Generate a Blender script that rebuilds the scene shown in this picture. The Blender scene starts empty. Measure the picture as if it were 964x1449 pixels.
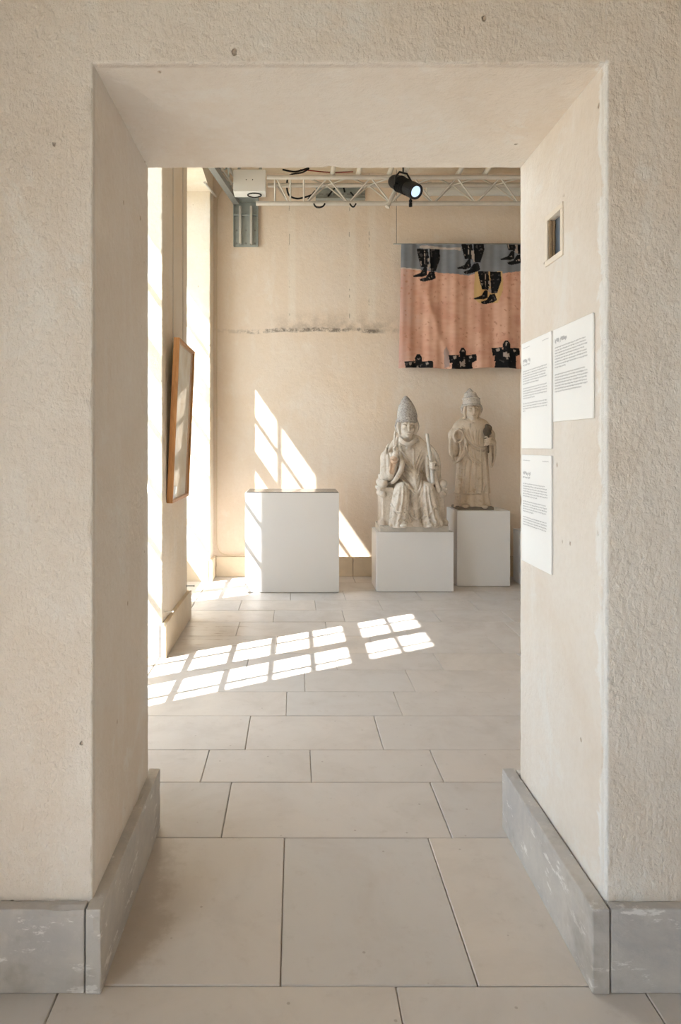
import bpy, bmesh, math, random
import numpy as np
from mathutils import Vector, Matrix, noise

random.seed(7)
scene = bpy.context.scene
COL = scene.collection
PI = math.pi

# ------------------------------------------------------------------ camera, sky, sun, exposure
F_PX, CAM_H = 955.0, 1.59            # focal length in pixels of the 964x1449 frame, eye height
cam_data = bpy.data.cameras.new('camera')
cam = bpy.data.objects.new('camera', cam_data)
COL.objects.link(cam)
cam.location = (0, 0, CAM_H)
cam.rotation_euler = (PI / 2, 0, 0)
cam_data.sensor_fit = 'AUTO'
cam_data.sensor_width = 36
cam_data.lens = 36 * F_PX / 1449
cam_data.shift_x = (482 - 418) / 1449
cam_data.shift_y = -(724.5 - 631) / 1449
cam_data.clip_start = 0.05
scene.camera = cam

world = bpy.data.worlds.new('sky')
scene.world = world
world.use_nodes = True
bg = world.node_tree.nodes['Background']
bg.inputs[0].default_value = (0.67, 0.835, 1.0, 1)
bg.inputs[1].default_value = 6.0

sun_data = bpy.data.lights.new('sun_offscreen', 'SUN')
sun_data.energy = 17.0
sun_data.color = (1.0, 0.965, 0.92)
sun_data.angle = math.radians(0.53)
sun = bpy.data.objects.new('sun_offscreen', sun_data)
COL.objects.link(sun)
SUN_DIR = Vector((1, 0.62, -1.44)).normalized()
sun.rotation_euler = SUN_DIR.to_track_quat('-Z', 'Y').to_euler()
sun.location = (-8, -4, 12)

vs = scene.view_settings
vs.view_transform = 'Standard'
vs.look = 'None'
vs.gamma = 1
vs.use_curve_mapping = False
vs.exposure = 0.6
scene.cycles.diffuse_bounces = 8
scene.cycles.max_bounces = 12
scene.cycles.blur_glossy = 0.0
scene.cycles.sample_clamp_indirect = 10.0

# key planes of the place (metres; x right, y away from the camera, z up)
YF, YB = 2.0, 2.76                   # passage wall front and back faces
XL, XR = -0.601, 0.919               # passage jambs
ZL = 2.725                           # passage soffit
XW, XO, XG = -1.0, -2.09, -1.5       # facade inner face, outer face, glazing plane
YW = 8.25                            # far wall
ZC = 4.92                            # ceiling
ZH, ZHN = 4.58, 2.95                 # window heads in the far and the near room
XE, YN = 5.2, -3.9                   # right wall, rear wall of the near room
XN, XNO, XNG = -1.70, -2.05, -1.90   # the near room's window wall: inner face, outer face, glazing
WINS = [(3.39, 5.08), (6.24, 7.93)]  # windows of the far room (along y)
NWINS = [(-3.4, -1.71), (-0.98, 0.71)]      # windows of the near room (along y)

for kind, a, b in [('L', *w) for w in WINS] + [('N', *w) for w in NWINS]:
    # sampling portals in the window openings (they give no light of their own)
    pd = bpy.data.lights.new('window_left_offscreen', 'AREA')
    pd.shape = 'RECTANGLE'
    pd.cycles.is_portal = True
    po = bpy.data.objects.new('window_left_offscreen', pd)
    COL.objects.link(po)
    hh = ZH if kind == 'L' else ZHN
    pd.size, pd.size_y = hh, b - a
    po.location = ((XO if kind == 'L' else XNO) - 0.01, (a + b) / 2, hh / 2)
    po.rotation_euler = (0, -PI / 2, 0)

# ------------------------------------------------------------------ helpers
def lin(h):
    c = [int(h[i:i + 2], 16) / 255 for i in (0, 2, 4)]
    return tuple(x / 12.92 if x <= 0.04045 else ((x + 0.055) / 1.055) ** 2.4 for x in c) + (1,)

class Mat:
    """small builder for procedural materials"""
    def __init__(s, name, rough=0.8, metal=0.0, spec=0.3):
        s.m = bpy.data.materials.new(name)
        s.m.use_nodes = True
        s.t = s.m.node_tree
        s.b = s.t.nodes['Principled BSDF']
        s.b.inputs['Roughness'].default_value = rough
        s.b.inputs['Metallic'].default_value = metal
        s.b.inputs['Specular IOR Level'].default_value = spec
        s._pos = None
    def n(s, k, **kw):
        nd = s.t.nodes.new(k)
        for a, v in kw.items(): setattr(nd, a, v)
        return nd
    def link(s, a, b): s.t.links.new(a, b)
    def put(s, sock, v):
        if isinstance(v, (int, float)): sock.default_value = v
        elif isinstance(v, tuple): sock.default_value = v
        else: s.link(v, sock)
    def math(s, op, a, b=0.0, c=None, clamp=False):
        nd = s.n('ShaderNodeMath', operation=op, use_clamp=clamp)
        s.put(nd.inputs[0], a); s.put(nd.inputs[1], b)
        if c is not None: s.put(nd.inputs[2], c)
        return nd.outputs[0]
    def pos(s):
        if s._pos is None:
            g = s.n('ShaderNodeNewGeometry')
            x = s.n('ShaderNodeSeparateXYZ')
            s.link(g.outputs['Position'], x.inputs[0])
            s._pos = (g.outputs['Position'], x.outputs[0], x.outputs[1], x.outputs[2])
        return s._pos
    def objco(s):
        return s.n('ShaderNodeTexCoord').outputs['Object']
    def scaled(s, co, sc, off=(0, 0, 0)):
        mp = s.n('ShaderNodeMapping')
        s.link(co, mp.inputs[0])
        mp.inputs['Scale'].default_value = sc
        mp.inputs['Location'].default_value = off
        return mp.outputs[0]
    def noise(s, scale, detail=4, rough=0.55, co=None, dist=0.0):
        nd = s.n('ShaderNodeTexNoise')
        s.link(co if co is not None else s.pos()[0], nd.inputs['Vector'])
        nd.inputs['Scale'].default_value = scale
        nd.inputs['Detail'].default_value = detail
        nd.inputs['Roughness'].default_value = rough
        nd.inputs['Distortion'].default_value = dist
        return nd.outputs['Fac']
    def voro(s, scale, co=None):
        nd = s.n('ShaderNodeTexVoronoi')
        s.link(co if co is not None else s.pos()[0], nd.inputs['Vector'])
        nd.inputs['Scale'].default_value = scale
        return nd.outputs['Distance'], nd.outputs['Color']
    def step(s, v, a, b, lo=0.0, hi=1.0):
        nd = s.n('ShaderNodeMapRange', interpolation_type='SMOOTHSTEP')
        s.put(nd.inputs[0], v)
        nd.inputs[1].default_value, nd.inputs[2].default_value = a, b
        nd.inputs[3].default_value, nd.inputs[4].default_value = lo, hi
        return nd.outputs[0]
    def mix(s, f, a, b):
        nd = s.n('ShaderNodeMix', data_type='RGBA')
        s.put(nd.inputs[0], f); s.put(nd.inputs[6], a); s.put(nd.inputs[7], b)
        return nd.outputs[2]
    def color(s, c): s.put(s.b.inputs['Base Color'], c); return s
    def bump(s, h, strength=0.3, dist=0.01):
        nd = s.n('ShaderNodeBump')
        nd.inputs['Strength'].default_value = strength
        nd.inputs['Distance'].default_value = dist
        s.link(h, nd.inputs['Height'])
        s.link(nd.outputs[0], s.b.inputs['Normal'])
        return s
    def mul(s, *v):
        r = v[0]
        for q in v[1:]: r = s.math('MULTIPLY', r, q)
        return r
    def band(s, v, c, w, soft):      # 1 inside |v-c|<w, falling to 0 over soft
        return s.step(s.math('ABSOLUTE', s.math('SUBTRACT', v, c)), w, w + soft, 1.0, 0.0)

def tagset(o, label=None, cat=None, group=None, kind=None):
    if label: o['label'] = label
    if cat: o['category'] = cat
    if group: o['group'] = group
    if kind: o['kind'] = kind
    return o

def wloc(o):
    v = Vector((0, 0, 0))
    while o is not None:
        v += o.location
        o = o.parent
    return v

def empty(name, loc, label=None, cat=None, group=None, kind=None, parent=None):
    o = bpy.data.objects.new(name, None)
    o.empty_display_size = 0.1
    COL.objects.link(o)
    o.location = loc
    return tagset(o, label, cat, group, kind)

def mk(name, V, F, mat, parent=None, loc=None, smooth=False):
    """one mesh object; V are world coordinates"""
    off = wloc(parent) if parent is not None else Vector((0, 0, 0))
    if loc is not None: off = Vector(loc)
    me = bpy.data.meshes.new(name)
    A = np.asarray(V, dtype=np.float64).reshape(-1, 3) - np.array(off)
    me.from_pydata(A.tolist(), [], F if isinstance(F, list) else F.tolist())
    me.update()
    if smooth: me.polygons.foreach_set('use_smooth', [True] * len(me.polygons))
    if mat is not None: me.materials.append(mat.m if isinstance(mat, Mat) else mat)
    o = bpy.data.objects.new(name, me)
    COL.objects.link(o)
    if parent is not None:
        o.parent = parent
        if loc is not None: o.location = Vector(loc) - wloc(parent)
    elif loc is not None: o.location = loc
    return o

class MB:
    def __init__(s): s.v, s.f = [], []
    def add(s, V, F):
        n = len(s.v)
        s.v += [tuple(v) for v in V]
        s.f += [tuple(i + n for i in f) for f in F]
        return s
    def hexa(s, P):                  # 8 points: bottom 4 ccw, top 4 ccw
        return s.add(P, [(3, 2, 1, 0), (4, 5, 6, 7), (0, 1, 5, 4), (1, 2, 6, 5), (2, 3, 7, 6), (3, 0, 4, 7)])
    def box(s, lo, hi):
        (a, b, c), (d, e, f) = lo, hi
        return s.hexa([(a, b, c), (d, b, c), (d, e, c), (a, e, c), (a, b, f), (d, b, f), (d, e, f), (a, e, f)])
    def bbox(s, lo, hi, bev=0.004, seg=2):      # bevelled box
        bm = bmesh.new()
        bmesh.ops.create_cube(bm, size=1)
        c = [(lo[i] + hi[i]) / 2 for i in range(3)]
        for v in bm.verts: v.co = Vector([c[i] + v.co[i] * (hi[i] - lo[i]) for i in range(3)])
        bmesh.ops.bevel(bm, geom=bm.edges[:], offset=bev, segments=seg, affect='EDGES', profile=0.5)
        bm.verts.index_update()
        V = [tuple(v.co) for v in bm.verts]; F = [tuple(v.index for v in f.verts) for f in bm.faces]
        bm.free()
        return s.add(V, F)
    def lathe(s, p, axis, prof, n=16):          # prof: (distance along axis, radius)
        w = Vector(axis).normalized(); p = Vector(p)
        u = w.orthogonal().normalized(); t = w.cross(u)
        V, F = [], []
        for d, r in prof:
            for k in range(n):
                a = 2 * PI * k / n
                V.append(p + w * d + (u * math.cos(a) + t * math.sin(a)) * r)
        for i in range(len(prof) - 1):
            for k in range(n):
                F.append((i * n + k, i * n + (k + 1) % n, (i + 1) * n + (k + 1) % n, (i + 1) * n + k))
        F.append(tuple(range(n))[::-1]); F.append(tuple((len(prof) - 1) * n + k for k in range(n)))
        return s.add(V, F)
    def rod(s, a, b, r, n=10):
        a, b = Vector(a), Vector(b)
        return s.lathe(a, b - a, [(0, r), ((b - a).length, r)], n)
    def path(s, pts, r, n=8, closed=False):
        P = [Vector(p) for p in pts]; m = len(P); V, F = [], []
        up = None
        for i in range(m):
            if closed: t = (P[(i + 1) % m] - P[i - 1]).normalized()
            else: t = (P[min(i + 1, m - 1)] - P[max(i - 1, 0)]).normalized()
            u = t.orthogonal().normalized() if up is None else (up - t * up.dot(t)).normalized()
            up = u; w = t.cross(u)
            for k in range(n):
                a = 2 * PI * k / n
                V.append(P[i] + (u * math.cos(a) + w * math.sin(a)) * r)
        for i in range(m if closed else m - 1):
            j = (i + 1) % m
            for k in range(n):
                F.append((i * n + k, i * n + (k + 1) % n, j * n + (k + 1) % n, j * n + k))
        if not closed:
            F.append(tuple(range(n))[::-1]); F.append(tuple((m - 1) * n + k for k in range(n)))
        return s.add(V, F)
    def build(s, name, mat, parent=None, loc=None, smooth=False): return mk(name, s.v, s.f, mat, parent, loc, smooth)

def spline(pts, n=8):
    P = [Vector(p) for p in pts]; out = []
    for i in range(len(P) - 1):
        a, b, c, d = P[max(i - 1, 0)], P[i], P[i + 1], P[min(i + 2, len(P) - 1)]
        for k in range(n):
            t = k / n
            out.append(0.5 * (2 * b + (c - a) * t + (2 * a - 5 * b + 4 * c - d) * t * t + (3 * b - a - 3 * c + d) * t ** 3))
    out.append(P[-1])
    return out

def n1(a, b=0.0, c=0.0): return noise.noise(Vector((a, b, c)))

def rough_prism(prof, t0, t1, dt, swap=None, seed=0.0, upto=None):
    """upright block with worn, rounded corners. prof: (a, b, radius) counter-clockwise, extruded along t"""
    m = max(2, int((t1 - t0) / dt) + 1)
    ts = [t0 + (t1 - t0) * i / (m - 1) for i in range(m)]
    n = len(prof); V, F = [], []
    ring = 0
    for t in ts:
        cnt = 0
        for i, (a, b, r) in enumerate(prof):
            if r <= 0:
                V.append((a, b, t)); cnt += 1; continue
            pa, pb = Vector(prof[i - 1][:2]), Vector(prof[(i + 1) % n][:2])
            q = Vector((a, b))
            d0, d1 = (pa - q).normalized(), (pb - q).normalized()
            s = seed + i * 17.3
            rr = r * (0.8 + 0.5 * n1(t * 9, s)) + 0.009 * max(0, n1(t * 45, s + 3)) + 0.07 * max(0, n1(t * 11.3, s + 9) - 0.36)
            if upto is not None and t > upto: rr = 0.0004
            for k in range(4):
                w = k / 3
                e = q + d0 * rr * (1 - w) ** 2 + d1 * rr * w ** 2
                V.append((e.x, e.y, t)); cnt += 1
        ring = cnt
    for j in range(m - 1):
        for i in range(ring):
            F.append((j * ring + i, j * ring + (i + 1) % ring, (j + 1) * ring + (i + 1) % ring, (j + 1) * ring + i))
    F.append(tuple(range(ring))[::-1]); F.append(tuple((m - 1) * ring + i for i in range(ring)))
    if swap == 'x': V = [(t, a, b) for a, b, t in V]
    return V, F

# ------------------------------------------------------------------ materials
def plaster(name, ca, cb, cc, bump=0.35, far=False, pits=True, edges=False):
    M = Mat(name, rough=0.92, spec=0.15)
    P, X, Y, Z = M.pos()
    big = M.noise(1.1, 5, 0.6, dist=0.4)
    mid = M.noise(4.5, 6, 0.62, dist=0.3)
    fine = M.noise(38, 6, 0.6)
    streak = M.noise(3.0, 5, 0.6, co=M.scaled(P, (3.0, 3.0, 0.7)))
    c = M.mix(M.step(big, 0.38, 0.66), ca, cb)
    c = M.mix(M.mul(M.step(streak, 0.5, 0.75), 0.45), c, cc)
    c = M.mix(M.mul(M.step(mid, 0.56, 0.74), 0.35), c, lin('e9e4dc'))
    c = M.mix(M.mul(M.step(fine, 0.35, 0.8), 0.10), c, lin('b9a58a'))
    h = M.math('ADD', M.mul(fine, 0.5), M.mul(M.noise(11, 5, 0.6), 0.9))
    h = M.math('ADD', h, M.mul(M.noise(95, 3, 0.6, co=M.scaled(P, (1, 1, 0.55))), 0.35))
    if pits:
        d, vc = M.voro(7.5, co=M.scaled(P, (1, 1, 0.8)))
        pit = M.step(M.math('ADD', d, M.mul(M.noise(22, 4, 0.7), 0.16)), 0.108, 0.14, 1.0, 0.0)
        h = M.math('SUBTRACT', h, M.mul(pit, 1.1))
        c = M.mix(M.mul(pit, 0.55), c, lin('a98c6c'))
    if edges:
        # pale filler along the passage corners, drips of whitewash low on the jambs
        wv = M.mul(M.math('SUBTRACT', M.noise(7, 5, 0.65, dist=0.5), 0.42), 0.22)
        cor = M.mul(M.step(M.math('SUBTRACT', M.math('SUBTRACT', Y, YF), wv), 0.012, 0.035, 1.0, 0.0), M.step(M.math('SUBTRACT', X, XR), -0.02, -0.01), M.step(M.math('SUBTRACT', X, XR), 0.004, 0.012, 1.0, 0.0), M.step(Z, ZL, ZL + 0.01, 1.0, 0.0))
        c = M.mix(M.mul(cor, 0.8), c, lin('e6e5e3'))
        cl_ = M.mul(M.step(M.math('SUBTRACT', M.math('SUBTRACT', Y, YF), M.mul(wv, 0.6)), 0.01, 0.03, 1.0, 0.0), M.step(M.math('ABSOLUTE', M.math('SUBTRACT', X, XL)), 0.004, 0.010, 1.0, 0.0), M.step(Z, ZL, ZL + 0.01, 1.0, 0.0))
        c = M.mix(M.mul(cl_, 0.5), c, lin('dedad3'))
        wb_ = M.mul(M.step(M.noise(2.4, 6, 0.68, dist=0.8), 0.55, 0.66), 0.55)
        c = M.mix(wb_, c, lin('e2dfda'))
    if far:
        # grubby tide mark, seams and gouges
        zz = M.math('ADD', Z, M.mul(M.math('SUBTRACT', M.noise(1.5, 3), 0.5), 0.10))
        tide = M.mul(M.step(zz, 2.985, 3.00), M.step(zz, 3.0, 3.30, 1.0, 0.0), M.step(X, -0.45, 0.0), M.step(X, 0.95, 1.45, 1.0, 0.25))
        c = M.mix(M.mul(tide, M.step(M.noise(9, 5, 0.7), 0.33, 0.66), 0.55), c, lin('9a8b7a'))
        edge = M.mul(M.band(zz, 3.0, 0.012, 0.022), M.step(X, -0.85, -0.3, 0.2, 1.0), M.step(X, 0.95, 1.1, 1.0, 0.25))
        c = M.mix(M.mul(edge, M.step(M.noise(14, 4, 0.7), 0.42, 0.62), 0.85), c, lin('6f655d'))
        for x0, z0, z1 in ((-0.07, 3.05, 4.5), (0.665, 3.05, 4.4), (0.905, 3.05, 4.5)):
            sx = M.math('ADD', X, M.mul(M.math('SUBTRACT', M.noise(3, 2), 0.5), 0.012))
            pale = M.mul(M.band(sx, x0 + 0.03, 0.025, 0.04), M.step(Z, z0, z0 + 0.1))
            c = M.mix(M.mul(pale, 0.45), c, lin('e6ddd0'))
            seam = M.mul(M.band(sx, x0, 0.002, 0.006), M.step(Z, z0, z0 + 0.1), M.step(M.noise(6, 3, co=M.scaled(P, (1, 1, 1.4))), 0.56, 0.62))
            c = M.mix(M.mul(seam, 0.45), c, lin('857b70'))
            h = M.math('SUBTRACT', h, M.mul(seam, 0.8))
    if edges: h = M.mul(h, M.step(Y, YF + 0.005, YF + 0.03, 1.0, 0.35))
    M.color(c).bump(h, bump, 0.016)
    return M

M_front = plaster('plaster_front', lin('e1dad2'), lin('dbd0c4'), lin('e5e1dc'), bump=0.8, edges=True)
M_far = plaster('plaster_far', lin('e0d0be'), lin('e2d5c7'), lin('e5dcd2'), bump=0.3, far=True, pits=False)
M_left = plaster('plaster_facade', lin('e3dacd'), lin('e0d3c0'), lin('e8e3db'), bump=0.35)
M_ceil = plaster('plaster_ceiling', lin('dacdba'), lin('d4c4ac'), lin('e0d8cb'), bump=0.3, pits=False)

def stone_tile():
    M = Mat('limestone_floor', rough=0.42, spec=0.35)
    oi = M.n('ShaderNodeObjectInfo')
    P = M.pos()[0]
    r = oi.outputs['Random']
    off = M.n('ShaderNodeVectorMath', operation='SCALE'); off.inputs[0].default_value = (13, 31, 7); M.link(r, off.inputs['Scale'])
    pp = M.n('ShaderNodeVectorMath', operation='ADD'); M.link(P, pp.inputs[0]); M.link(off.outputs[0], pp.inputs[1])
    co = pp.outputs[0]
    base = M.mix(r, lin('cbc3bc'), lin('c5c0bc'))
    base = M.mix(M.mul(M.step(M.math('FRACT', M.mul(r, 7.31)), 0.72, 0.9), 0.3), base, lin('d5c8b9'))
    a = M.noise(2.6, 7, 0.66, co=co, dist=0.6)
    base = M.mix(M.mul(M.step(a, 0.42, 0.7), 0.35), base, lin('b5aba2'))
    b = M.noise(16, 6, 0.7, co=co)
    base = M.mix(M.mul(M.step(b, 0.55, 0.8), 0.30), base, lin('9d8e80'))
    d, _ = M.voro(9, co=co)
    base = M.mix(M.mul(M.step(d, 0.03, 0.06, 1.0, 0.0), 0.45), base, lin('7d6c5c'))
    # worn, cracked slabs beside the window pier
    X, Y = M.pos()[1], M.pos()[2]
    st = M.mul(M.step(X, -0.15, -0.55), M.step(Y, 5.1, 5.35), M.step(Y, 6.6, 6.25))
    dirt_shade = M.mul(M.step(M.math('SUBTRACT', X, M.mul(M.math('SUBTRACT', M.noise(5, 5, 0.7), 0.45), 0.5)), -0.52, -0.42, 1.0, 0.0), M.step(Y, 1.9, 2.1), M.step(Y, 2.8, 2.6))  # dirt and shade by the left baseboard, both painted into the slab colour
    base = M.mix(M.mul(dirt_shade, 0.3), base, lin('84715e'))
    crack = M.step(M.noise(5, 5, 0.6, co=M.scaled(P, (0.7, 5.5, 1))), 0.60, 0.66)
    base = M.mix(M.mul(st, crack, 0.7), base, lin('7d6148'))
    M.color(base)
    rg = M.step(a, 0.3, 0.75, 0.30, 0.55)
    M.link(rg, M.b.inputs['Roughness'])
    M.bump(M.math('ADD', M.mul(b, 0.5), M.noise(5, 4, co=co)), 0.16, 0.006)
    return M
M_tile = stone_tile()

def simple(name, col, rough=0.6, metal=0.0, spec=0.4, var=0.12, vs=8.0, col2=None, bump=0.0):
    M = Mat(name, rough, metal, spec)
    c1 = lin(col)
    c2 = lin(col2) if col2 else tuple(x * 0.8 for x in c1[:3]) + (1,)
    f = M.noise(vs, 5, 0.6)
    M.color(M.mix(M.mul(M.step(f, 0.35, 0.75), var if not col2 else 1.0), c1, c2))
    if bump: M.bump(M.noise(vs * 5, 4), bump, 0.004)
    return M

M_mortar = simple('mortar', 'a2968a', 0.95, var=0.4)
def base_stone():
    M = Mat('grey_base_stone', rough=0.6, spec=0.3)
    P = M.pos()[0]
    a = M.noise(3.2, 7, 0.66, dist=0.5)
    c = M.mix(M.step(a, 0.35, 0.68), lin('aeabaa'), lin('c2bdb7'))
    b = M.noise(20, 6, 0.7)
    c = M.mix(M.mul(M.step(b, 0.52, 0.75), 0.4), c, lin('d0ccc6'))
    s = M.noise(4, 5, 0.7, co=M.scaled(P, (2.0, 2.0, 6.0)))
    c = M.mix(M.mul(M.step(s, 0.58, 0.66), 0.75), c, lin('e4e2df'))
    c = M.mix(M.mul(M.step(M.noise(2.0, 5, 0.7), 0.50, 0.66), 0.55), c, lin('8d8478'))
    M.color(c).bump(M.math('ADD', b, M.mul(a, 2.0)), 0.35, 0.006)
    return M
M_base = base_stone()
M_pale = simple('pale_base_stone', 'd9cab3', 0.8, var=0.5, vs=5, bump=0.3)
M_white = simple('white_painted_board', 'e3e3e4', 0.5, spec=0.4, var=0.06, vs=3)
M_winpaint = simple('white_window_paint', 'e9e6de', 0.45, var=0.1)
M_black_gloss = simple('black_glass', '0b0c10', 0.2, spec=0.9, var=0.3)
M_black_gloss.b.inputs['IOR'].default_value = 2.2
M_alu = simple('brushed_aluminium', 'cfcbc4', 0.42, metal=0.35, var=0.35, vs=12)
M_galv = simple('galvanised_steel', 'a3aaa8', 0.45, metal=0.5, var=0.6, vs=14, bump=0.1)
M_steel = simple('grey_steel', '8d8f8d', 0.5, metal=0.4, var=0.4, vs=10)
M_whitemetal = simple('white_coated_metal', 'd8d8d6', 0.45, var=0.12)
M_black = simple('black_metal', '161617', 0.5, var=0.4, vs=20)
M_rubber = simple('black_rubber', '121212', 0.7, var=0.3)
M_red = simple('red_cable', '8a2a1e', 0.6)
M_cable = simple('cream_cable', 'd6c8ae', 0.6)
M_pipe = simple('pale_painted_pipe', 'd3cdc2', 0.55, var=0.3, vs=9)
M_duct = simple('grey_white_tube', 'c9c8c2', 0.4, var=0.15, vs=4)
M_paper = simple('white_board', 'eeeeed', 0.65, spec=0.3, var=0.04, vs=3)
M_ink = simple('grey_ink', 'b4b4b6', 0.8)
M_ground = simple('pale_gravel', 'aaa18f', 0.95, var=0.4, vs=3)
M_box = simple('niche_blue_grey', '6d7580', 0.5, metal=0.2, var=0.5, vs=30)
M_niche = simple('niche_trim', 'e2d7c8', 0.8, var=0.2)
M_rotten = simple('raw_timber', '9c8468', 0.9, var=0.8, vs=40, bump=0.8)
M_hole = simple('dark_rust', '2a1d18', 0.9)

def wood():
    M = Mat('oak_frame', rough=0.45, spec=0.35)
    P = M.pos()[0]
    g = M.noise(10, 6, 0.6, co=M.scaled(P, (6, 6, 0.5)), dist=1.0)
    M.color(M.mix(M.step(g, 0.3, 0.72), lin('c8935f'), lin('ad7645'))).bump(g, 0.1, 0.003)
    return M
M_wood = wood()

def glass(name, fac, rough=0.0):
    M = Mat(name)
    out = M.t.nodes['Material Output']
    tr = M.n('ShaderNodeBsdfTransparent'); gl = M.n('ShaderNodeBsdfGlossy'); mx = M.n('ShaderNodeMixShader')
    tr.inputs[0].default_value = (0.98, 0.99, 0.985, 1)
    gl.inputs['Roughness'].default_value = rough
    mx.inputs[0].default_value = fac
    M.link(tr.outputs[0], mx.inputs[1]); M.link(gl.outputs[0], mx.inputs[2]); M.link(mx.outputs[0], out.inputs[0])
    return M
M_glass = glass('window_glass', 0.06)
M_pglass = glass('picture_glass', 0.14)

# ------------------------------------------------------------------ walls
Vr, Fr = rough_prism([(XR, YF, 0.012), (XE, YF, 0), (XE, YB, 0), (XR, YB, 0.012)], 0, ZC, 0.012, seed=4.0, upto=ZL)
Vr = [(x, y - (0.004 if y < YF + 0.05 else 0), z) for x, y, z in Vr]
# recess for the small niche in the right jamb
tmp = mk('cut_wall', Vr, Fr, None)
cb = MB().box((XR - 0.05, 2.331, 2.262), (XR + 0.075, 2.451, 2.409))
cut = mk('cutter', cb.v, cb.f, None)
bo = tmp.modifiers.new('b', 'BOOLEAN'); bo.operation = 'DIFFERENCE'; bo.object = cut; bo.solver = 'EXACT'
dg = bpy.context.evaluated_depsgraph_get()
ev = tmp.evaluated_get(dg); em = ev.to_mesh()
Vr = [tuple(v.co) for v in em.vertices]; Fr = [tuple(p.vertices) for p in em.polygons]
ev.to_mesh_clear()
for o in (tmp, cut):
    me = o.data; bpy.data.objects.remove(o); bpy.data.meshes.remove(me)
W = MB()
W.add(Vr, Fr)
V, F = rough_prism([(XNO, YF, 0), (XL, YF, 0.009), (XL, YB, 0.010), (XNO, YB, 0)], 0, ZC, 0.012, seed=1.0, upto=ZL)
W.add(V, F)
V, F = rough_prism([(YF, ZL, 0.010), (YB, ZL, 0.010), (YB, ZC, 0), (YF, ZC, 0)], XL - 0.0005, XR + 0.0005, 0.012, swap='x', seed=7.0)
W.add(V, F)
tagset(W.build('wall_front', M_front), kind='structure')

W = MB().box((XW - 0.3, YW, 0), (XE, YW + 0.3, ZC))
tagset(W.build('wall_back', M_far), kind='structure')
W = MB().box((XE, YN, 0), (XE + 0.5, YB, ZC))
tagset(W.build('wall_near_right', M_left), kind='structure')
def pierced(a0, a1, wins, x_out, x_in, seed, ZH=ZH):
    """window wall: piers with worn corners and the band over the window heads"""
    W = MB()
    edges = [a0] + [e for w in wins for e in w] + [a1]
    for i in range(0, len(edges), 2):
        y0, y1 = edges[i], edges[i + 1]
        r0 = 0.012 if i > 0 else 0; r1 = 0.012 if i < len(edges) - 2 else 0
        V, F = rough_prism([(x_out, y0, 0), (x_in, y0, r0), (x_in, y1, r1), (x_out, y1, 0)], 0, ZH, 0.015, seed=seed + i)
        W.add(V, F)
    W.box((x_out, a0, ZH), (x_in, a1, ZC))
    return W
tagset(pierced(YB, YW + 0.3, WINS, XO, XW, 20.0).build('wall_left', M_left), kind='structure')
tagset(pierced(YN, YF, NWINS, XNO, XN, 40.0, ZHN).build('wall_near_left', M_left), kind='structure')
tagset(MB().box((XNO, YN - 0.4, 0), (XE + 0.5, YN, ZC)).build('wall_rear', M_front), kind='structure')
W = MB().box((XE, YB, 0), (XE + 0.5, YW + 0.3, ZC))
tagset(W.build('wall_right', M_left), kind='structure')
tagset(MB().box((XO, YB, ZC), (XE + 0.5, YW + 0.3, ZC + 0.3)).box((XNO, YN - 0.4, ZC), (XE + 0.5, YB, ZC + 0.3)).build('ceiling', M_ceil), kind='structure')
tagset(MB().box((-40, -40, -0.6), (40, 40, -0.35)).build('ground_outside', M_ground), kind='structure')

# ------------------------------------------------------------------ floor and its slabs
floor = MB().box((XNO, YN - 0.4, -0.3), (XE + 0.5, YW + 0.3, -0.012)).build('floor', M_mortar)
tagset(floor, kind='structure')
rows = [(1.55, 1.988, [-0.69, 0.296, 1.02]), (1.988, 2.738, [-0.0437, 0.539]), (2.738, 3.19, [-0.301, 0.637]),
        (3.19, 3.531, [-0.449, 0.077, 0.704]), (3.531, 3.975, [-0.263, 0.463]), (3.975, 4.364, [-0.054, 0.634]),
        (4.364, 4.79, [0.064, 0.779]), (4.79, 5.18, [-0.35, 0.30, 1.057, 1.70]), (5.18, 5.645, [-0.15, 0.62, 1.60]),
        (5.645, 6.098, [-0.5, 0.27, 0.95, 1.88]), (6.098, 6.525, [-0.2, 0.45, 1.32]), (6.525, 6.95, [-0.55, 0.2, 0.85, 1.78]),
        (6.95, 7.41, [-0.05, 0.52, 1.31, 1.95]), (7.41, 7.85, [-0.4, 0.4, 1.1, 1.7]), (7.85, 8.25, [-0.1, 0.7, 1.4])]
rng = random.Random(3)
def slab(x0, x1, y0, y1):
    g = 0.0015
    dz = rng.uniform(-0.0012, 0.0012)
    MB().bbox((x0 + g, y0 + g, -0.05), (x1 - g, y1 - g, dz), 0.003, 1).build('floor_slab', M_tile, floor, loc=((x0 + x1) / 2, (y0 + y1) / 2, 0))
for y0, y1, js in rows:
    inside = YF - 0.02 < y0 < YB - 0.03
    a, b = (XL - 0.05, XR + 0.05) if inside else ((XN if y0 < YF - 0.1 else XW) - 0.02, 4.3)
    xs = [a] + [j for j in js if a + 0.1 < j < b - 0.1]
    while not inside and xs[-1] < b - 1.2:
        nx = xs[-1] + rng.uniform(0.6, 1.0)
        if nx < b - 0.4: xs.append(nx)
        else: break
    xs.append(b)
    if not inside and xs[1] - xs[0] > 1.1: xs.insert(1, (xs[0] + xs[1]) / 2)
    for p, q in zip(xs, xs[1:]): slab(p, q, y0, y1)
y = 1.55
while y > YN:
    y0 = max(YN, y - 0.62)
    x = XN
    while x < 4.3:
        x1 = min(x + rng.uniform(0.8, 1.3), 4.3)
        if 4.3 - x1 < 0.4: x1 = 4.3
        slab(x, x1, y0, y)
        x = x1
    y = y0
MB().box((4.3, YN, -0.05), (XE, YF, 0)).build('floor_slab', M_tile, floor)
MB().box((4.3, YB, -0.05), (XE, YW, 0)).build('floor_slab', M_tile, floor)
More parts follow.
